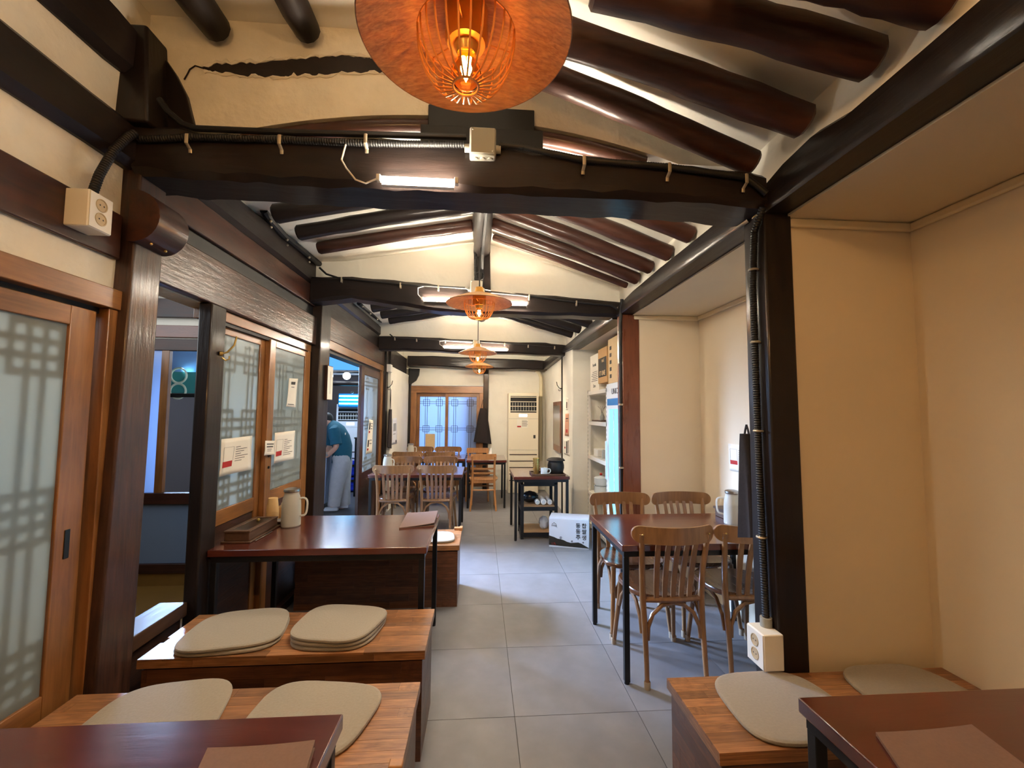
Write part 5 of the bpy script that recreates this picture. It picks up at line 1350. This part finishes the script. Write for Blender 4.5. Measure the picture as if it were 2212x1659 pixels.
# ---------------------------------------------------------------- posters and notices
def poster(label, q, nrm, layout, mat='paper', curl=.006, cat='notice'):
    """q = TL,TR,BR,BL world corners; layout = list of (kind,u0,v0,u1,v1) with v down"""
    TL, TR, BR, BL = [Vector(p) for p in q]; nv = Vector(nrm)
    t = thing('notice', label, cat, (BL + BR)/2)
    def pt(u_, v_, e=0.0):
        p = TL.lerp(TR, u_).lerp(BL.lerp(BR, u_), v_)
        return p + nv*(e + curl*math.sin(u_*5.0 + v_*3.0)*v_ + curl)
    n_ = 8; vs = []; fs = []
    for i_ in range(n_ + 1):
        for j_ in range(n_ + 1): vs.append(pt(i_/n_, j_/n_))
    for i_ in range(n_):
        for j_ in range(n_): fs.append((i_*(n_ + 1) + j_, (i_ + 1)*(n_ + 1) + j_, (i_ + 1)*(n_ + 1) + j_ + 1, i_*(n_ + 1) + j_ + 1))
    o = MB().add(vs, fs).build('sheet', mat, t); sm = o.modifiers.new('thick', 'SOLIDIFY'); sm.thickness = .0004
    groups = {}
    for (kd, u0, v0, u1, v1) in layout:
        mb = groups.setdefault(kd, MB()); k_ = 4
        for s_ in range(k_):
            ua, ub = u0 + (u1 - u0)*s_/k_, u0 + (u1 - u0)*(s_ + 1)/k_
            mb.add([pt(ua, v0, .0012), pt(ub, v0, .0012), pt(ub, v1, .0012), pt(ua, v1, .0012)], [(0, 1, 2, 3)])
    for kd, mb in groups.items(): mb.build({'ink': 'print_lines', 'ink_red': 'red_label', 'grey_plastic': 'faint_print'}.get(kd, 'print_patch'), kd, o)
    return t
def info_layout(rows=7):
    L = [('ink_red', .06, .62, .38, .78)]
    for (a_, b_, c_, d_) in ((.08, .24, .40, .245), (.08, .24, .088, .62), (.392, .24, .40, .62)): L.append(('ink', a_, b_, c_, d_))
    for k in range(rows):
        L.append(('ink', .46, .26 + k*.065, .62 + .32*((k*37 % 10)/10), .275 + k*.065))
    return L
XP = -1.455
poster('white notice with red label taped on the larger frosted pane', [P(476, 949, x=XP), P(543, 941, x=XP), P(538, 1014, x=XP), P(470, 1031, x=XP)], (1, 0, 0), info_layout())
XP = -1.42
poster('white notice with red label taped on the pane next to the dark post', [P(592, 935, x=XP), P(636, 930, x=XP), P(631, 991, x=XP), P(589, 1002, x=XP)], (1, 0, 0), info_layout(9))
poster('small paper note stuck over the door stile above the knob', [P(571, 952, x=-1.415), P(592, 952, x=-1.415), P(590, 982, x=-1.415), P(568, 984, x=-1.415)], (1, 0, 0), [('ink', .15, .2, .9, .27), ('ink', .15, .38, .85, .46), ('ink', .25, .58, .75, .61), ('ink', .3, .70, .7, .73)])
poster('narrow paper slip taped high on the pane next to the dark post', [P(623, 817, x=XP), P(642, 818, x=XP), P(635, 880, x=XP), P(616, 878, x=XP)], (1, 0, 0), [('ink', .25, .12, .75, .22), ('ink', .3, .3, .7, .32), ('ink', .2, .9, .8, .92)])
XD = -1.425
poster('white notice with red labels on the slid-open kitchen door', [P(797, 905, x=XD), P(806, 908, x=XD), P(803, 978, x=XD), P(789, 982, x=XD)], (1, 0, 0), [('ink', .15, .1, .4, .3), ('ink_red', .15, .34, .4, .4), ('ink', .5, .1, .85, .12), ('ink', .5, .18, .85, .2), ('ink', .5, .26, .85, .28), ('ink', .15, .6, .4, .8), ('ink_red', .15, .84, .4, .9), ('ink', .5, .6, .85, .62), ('ink', .5, .7, .85, .72)], curl=.003)
poster('white notice with red label on the cream alcove wall behind the conduit post', [P(1574, 958, x=1.845), P(1640, 966, x=1.845), P(1640, 1028, x=1.845), P(1578, 1016, x=1.845)], (-1, 0, 0), [('ink_red', .05, .6, .30, .75)] + [('ink', .06, .18, .31, .185), ('ink', .06, .18, .066, .6), ('ink', .304, .18, .31, .6)] + [('ink', .36, .2 + k*.075, .9 - .05*(k % 3), .215 + k*.075) for k in range(7)], curl=.004)
XPl = 1.188
poster('small white slip on the white pillar', [P(1222.5, 858, x=XPl), P(1228, 860, x=XPl), P(1227, 886, x=XPl), P(1222, 886, x=XPl)], (-1, 0, 0), [('ink', .2, .35, .6, .85)], curl=.001)
poster('pinkish poster strip on the white pillar', [P(1221, 894, x=XPl), P(1229, 893, x=XPl), P(1229, 943, x=XPl), P(1220, 941, x=XPl)], (-1, 0, 0), [('ink', .2, .2, .8, .25), ('ink', .2, .32, .8, .34), ('ink_red', .3, .7, .7, .85)], mat='label_pink', curl=.001)
poster('crumpled printed sheet on the white pillar above the jar', [P(1219, 949, x=XPl), P(1231, 947, x=XPl), P(1231, 986, x=XPl), P(1218, 980, x=XPl)], (-1, 0, 0), [('ink_red', .1, .5, .3, .62), ('ink', .4, .15, .6, .9), ('ink', .7, .1, .8, .85)], curl=.002)
XF = -1.325
poster('bluish printed sheet on the far plaster wall beside the apron', [P(848, 904, x=XF), P(857, 902, x=XF), P(857, 958, x=XF), P(846, 961, x=XF)], (1, 0, 0), [('grey_plastic', .2, .2, .8, .5), ('ink', .2, .6, .7, .62), ('ink', .7, .85, .9, .95)], mat='paper_cool', curl=.002)
tag(B(P(919, 940, y=YF).x, P(940, 940, y=YF).x, YF - .012, YF - .006, P(919, 966, y=YF).z - .05, P(919, 937, y=YF).z).build('paper_board', 'kraft_pale'), 'blank beige board leaning on the left pane of the window door', 'board')
# framed paper on the dark post
fp = thing('framed_paper', 'narrow framed paper hung on the post beside the kitchen doorway', 'picture', (-1.34, 3.86, 1.55))
B(-1.36, -1.335, 3.85, 3.99, 1.545, 1.85).build('frame', 'red_timber_z', fp, bevel=.003)
B(-1.335, -1.3335, 3.856, 3.984, 1.551, 1.844).build('paper', 'paper', fp)
B(-1.3335, -1.333, 3.915, 3.925, 1.60, 1.80).build('print_lines', 'grey_plastic', fp)
# mirror / wooden frame on the far right wall
wfm = thing('wall_mirror', 'wooden framed mirror on the far right wall beyond the pillar', 'mirror', (1.2, 6.9, 1.0))
B(1.185, 1.219, 6.35, 7.0, .85, 1.62).build('frame', 'post_red_z', wfm, bevel=.004)
B(1.183, 1.186, 6.41, 6.94, .95, 1.56).build('mirror_glass', 'steel', wfm)

# ---------------------------------------------------------------- hooks and hanging cloths
def hook(label, c, n_, mat='dark_steel'):
    """wall coat hook at c, sticking out along n_"""
    nv = Vector(n_); c = Vector(c); t = thing('coat_hook', label, 'hook', c)
    z = Vector((0, 0, 1))
    MB().tube([c, c + nv*.015], .012, 12).build('base', mat, t)
    MB().tube([c + nv*.012, c + nv*.035 + z*.01, c + nv*.065 + z*.05, c + nv*.075 + z*.10], .005, 8).build('upper_prong', mat, t)
    MB().tube([c + nv*.012 - z*.02, c + nv*.03 - z*.035, c + nv*.045 - z*.025, c + nv*.045 - z*.01], .004, 8).build('lower_prong', mat, t)
    return t
hk = P(462, 745, x=-1.415)
hook('metal coat hook on the slim post beside the glazed doors', (-1.388, 2.38, 1.75), (.8, .6, 0), 'brass')
hook('dark coat hook on the post beside the far plaster wall', (-1.37, 6.43, 1.80), (1, 0, 0))
hook('dark coat hook on the strip beyond the white pillar', (1.18, 6.23, 1.80), (-1, 0, 0))
def apron(label, top, w0, w1, zb, axis, th=.03, straps=.2, mat='cloth_dark'):
    top = Vector(top); U = Vector((1, 0, 0)) if axis == 'x' else Vector((0, 1, 0)); V = Vector((0, 1, 0)) if axis == 'x' else Vector((1, 0, 0))
    t = thing('hanging_apron', label, 'apron', (top.x, top.y, zb))
    zt_ = top.z - straps; secs = []; nn = 22
    for k in range(9):
        f = k/8; z = zt_ + (zb - zt_)*f; w = w0 + (w1 - w0)*f**.8; ring = []
        for q in range(nn):
            a_ = 2*math.pi*q/nn
            fold = 1 + .35*math.sin(a_*5 + 1.0)*f
            ring.append(Vector((top.x, top.y, z)) + U*(w/2*math.cos(a_)) + V*(th/2*math.sin(a_)*fold) + Vector((0, 0, -.02*f*math.cos(a_))))
        secs.append(ring)
    MB().loft(secs).build('cloth', mat, t)
    for s_ in (-1, 1):
        MB().tube([top, top - Vector((0, 0, straps*.5)) + U*(s_*w0*.18), Vector((top.x, top.y, zt_ - .01)) + U*(s_*w0*.36)], .007, 6, flat=.5).build('strap', mat, t)
    return t
apron('dark apron hanging beside the slid-open kitchen door', (-1.315, 6.42, 1.77), .10, .26, .92, 'y', .04, .29)
apron('dark apron hanging at the frame of the window door', (.045, 8.03, 1.68), .10, .33, .88, 'x', .06, .16)
apron('dark coat hanging behind the conduit post over the alcove table', (1.205, 1.88, 1.40), .05, .15, .90, 'y', .06, .04, 'cloth_dark')
# curved black bracket on the far left corner, small white box
tag(MB().prism([(-1.32, 8.0, 2.24), (-1.13, 8.0, 2.24), (-1.14, 8.0, 2.12), (-1.19, 8.0, 2.02), (-1.29, 8.0, 1.95), (-1.32, 8.0, 1.95)], (0, .06, 0)).build('corner_bracket', 'black_rubber', bevel=.004), 'black curved bracket at the far left corner under the beam', 'bracket')
tag(B(-1.36, -1.30, 6.30, 6.42, 2.02, 2.13).build('small_white_box', 'white_plastic', bevel=.004), 'small white plastic box above the jamb of the kitchen doorway', 'box')

# ================================================================ PERSON in the kitchen
YP = 6.62
def Q(px, py, dy=0.0): return P(px, py, y=YP + dy)
per = thing('person', 'person in teal shirt and pale trousers bending over the kitchen counter', 'person', (Q(733, 1102).x, YP, 0))
J = {'pelvis': Q(738, 993), 'spine': Q(738, 962), 'chest': Q(727, 935), 'neck': Q(712, 916), 'head0': Q(705, 911), 'head1': Q(697, 906),
     'shL': Q(722, 930, -.16), 'elL': Q(727, 966, -.20), 'wrL': Q(706, 986, -.16), 'haL': Q(699, 988, -.14),
     'shR': Q(718, 930, .16), 'elR': Q(712, 966, .18), 'wrR': Q(699, 984, .12), 'haR': Q(693, 986, .1),
     'hpL': Q(737, 998, -.09), 'knL': Q(727, 1048, -.10), 'anL': Q(721, 1094, -.10), 'toL': Q(705, 1101, -.11),
     'hpR': Q(741, 998, .09), 'knR': Q(742, 1048, .09), 'anR': Q(744, 1092, .09), 'toR': Q(731, 1099, .09)}
RAD = dict(pelvis=.13, spine=.12, chest=.135, neck=.055, head0=.085, head1=.085, shL=.06, elL=.042, wrL=.03, haL=.035, shR=.06, elR=.042, wrR=.03, haR=.035,
           hpL=.09, knL=.06, anL=.04, toL=.035, hpR=.09, knR=.06, anR=.04, toR=.035)
hd = (J['head1'] - J['head0']).normalized()
J['nose'] = J['head1'] + hd*.085 + Vector((0, 0, -.02)); RAD['nose'] = .016
J['earL'] = J['head0'] + Vector((-.02, -.088, -.005)); RAD['earL'] = .02
J['earR'] = J['head0'] + Vector((-.02, .088, -.005)); RAD['earR'] = .02
names = list(J); idx = {k: i for i, k in enumerate(names)}
E_ = [('pelvis', 'spine'), ('spine', 'chest'), ('chest', 'neck'), ('neck', 'head0'), ('head0', 'head1'), ('chest', 'shL'), ('shL', 'elL'), ('elL', 'wrL'), ('wrL', 'haL'),
      ('chest', 'shR'), ('shR', 'elR'), ('elR', 'wrR'), ('wrR', 'haR'), ('pelvis', 'hpL'), ('hpL', 'knL'), ('knL', 'anL'), ('anL', 'toL'), ('pelvis', 'hpR'), ('hpR', 'knR'), ('knR', 'anR'), ('anR', 'toR'), ('head1', 'nose'), ('head0', 'earL'), ('head0', 'earR')]
off = wloc(per)
verts = [J[k] - off for k in names]; edges = [(idx[a], idx[b]) for a, b in E_]
radl = [RAD[k] for k in names]
for hnd in ('L', 'R'):      # fingers
    w_ = J['ha'+hnd]; d_ = (J['ha'+hnd] - J['wr'+hnd]).normalized()
    for k in range(5):
        side = Vector((0, (k - 2)*.016, 0)); Lf = (.035, .06, .068, .062, .045)[k]
        b0 = len(verts); verts += [w_ - off + side + d_*.02, w_ - off + side*1.3 + d_*(.03 + Lf) + Vector((0, 0, -.02))]; radl += [.011, .008]
        edges += [(idx['ha'+hnd], b0), (b0, b0 + 1)]
me = bpy.data.meshes.new('body'); me.from_pydata([tuple(v) for v in verts], edges, [])
me.materials.append(MATS['skin'])
bo = bpy.data.objects.new('body', me); COL.objects.link(bo); bo.parent = per
sk = bo.modifiers.new('skin', 'SKIN'); sk.use_smooth_shade = True
for i_, sv_ in enumerate(me.skin_vertices[0].data): sv_.radius = (radl[i_], radl[i_]); sv_.use_root = (i_ == 0)
ss = bo.modifiers.new('sub', 'SUBSURF'); ss.levels = 1; ss.render_levels = 2
hc_ = (J['head0'] + J['head1'])/2
MB().sphere(hc_ + Vector((.02, 0, .035)), .098, 16, 12, (1.05, .88, .92)).build('hair', 'hair', per)
for s_ in (-1, 1): MB().sphere(J['head1'] + hd*.07 + Vector((0, s_*.033, .012)), .010, 8, 6).build('eye', 'hair', per)
# shirt: torso loft + sleeves, in one mesh
def ell(c, rx, ry, d, n_=18):
    d = d.normalized(); a = Vector((0, 1, 0)); b_ = d.cross(a).normalized()
    return [c + a*(ry*math.cos(2*math.pi*k/n_)) + b_*(rx*math.sin(2*math.pi*k/n_)) for k in range(n_)]
sh = MB()
path = [(Q(737, 1000), .128, .17), (Q(739, 985), .135, .175), (Q(740, 965), .135, .18), (Q(735, 947), .135, .195), (Q(726, 930), .125, .20), (Q(718, 919), .09, .14), (Q(713, 915), .065, .075)]
secs = []
for k, (c, rx, ry) in enumerate(path):
    d = path[min(k + 1, len(path) - 1)][0] - path[max(k - 1, 0)][0]; secs.append(ell(c, rx, ry, d))
sh.loft(secs)
for s_, n_ in ((-1, 'L'), (1, 'R')):
    a, b_ = J['sh'+n_], J['el'+n_]; m2 = a.lerp(b_, .85)
    sh.tube([a + Vector((0, -s_*.05, .02)), a, a.lerp(b_, .5), m2], [.07, .085, .078, .082], 14)
so = sh.build('t_shirt', 'teal_shirt', per)
MB().sphere(Q(737, 937, -.17) + Vector((.06, .0, .0)), .018, 8, 6, (.5, .3, 1)).build('back_print', 'paper', per)
tr_ = MB()
for s_, n_ in ((-1, 'L'), (1, 'R')):
    hp, kn, an = J['hp'+n_], J['kn'+n_], J['an'+n_]
    tr_.tube([Q(738, 985) + Vector((0, s_*.05, 0)), hp + Vector((0.01, 0, .0)), hp.lerp(kn, .5), kn, kn.lerp(an, .5), an + Vector((.0, 0, .01))], [.12, .125, .115, .10, .092, .085], 18)
tr_.build('trousers', 'grey_trousers', per)
for n_ in 'LR':
    a, b_ = J['an'+n_], J['to'+n_]
    MB().loft([[Vector((x_, a.y + sy_*w_, z_)) for (sy_, z_) in ((-1, .012), (1, .012), (1, h_*.6), (.5, h_), (-.5, h_), (-1, h_*.6))] for (x_, w_, h_) in ((a.x + .06, .03, .05), (a.x + .03, .042, .08), (a.x - .04, .046, .085), (b_.x, .045, .06), (b_.x - .06, .03, .045))]).build('shoe', 'shoe', per)
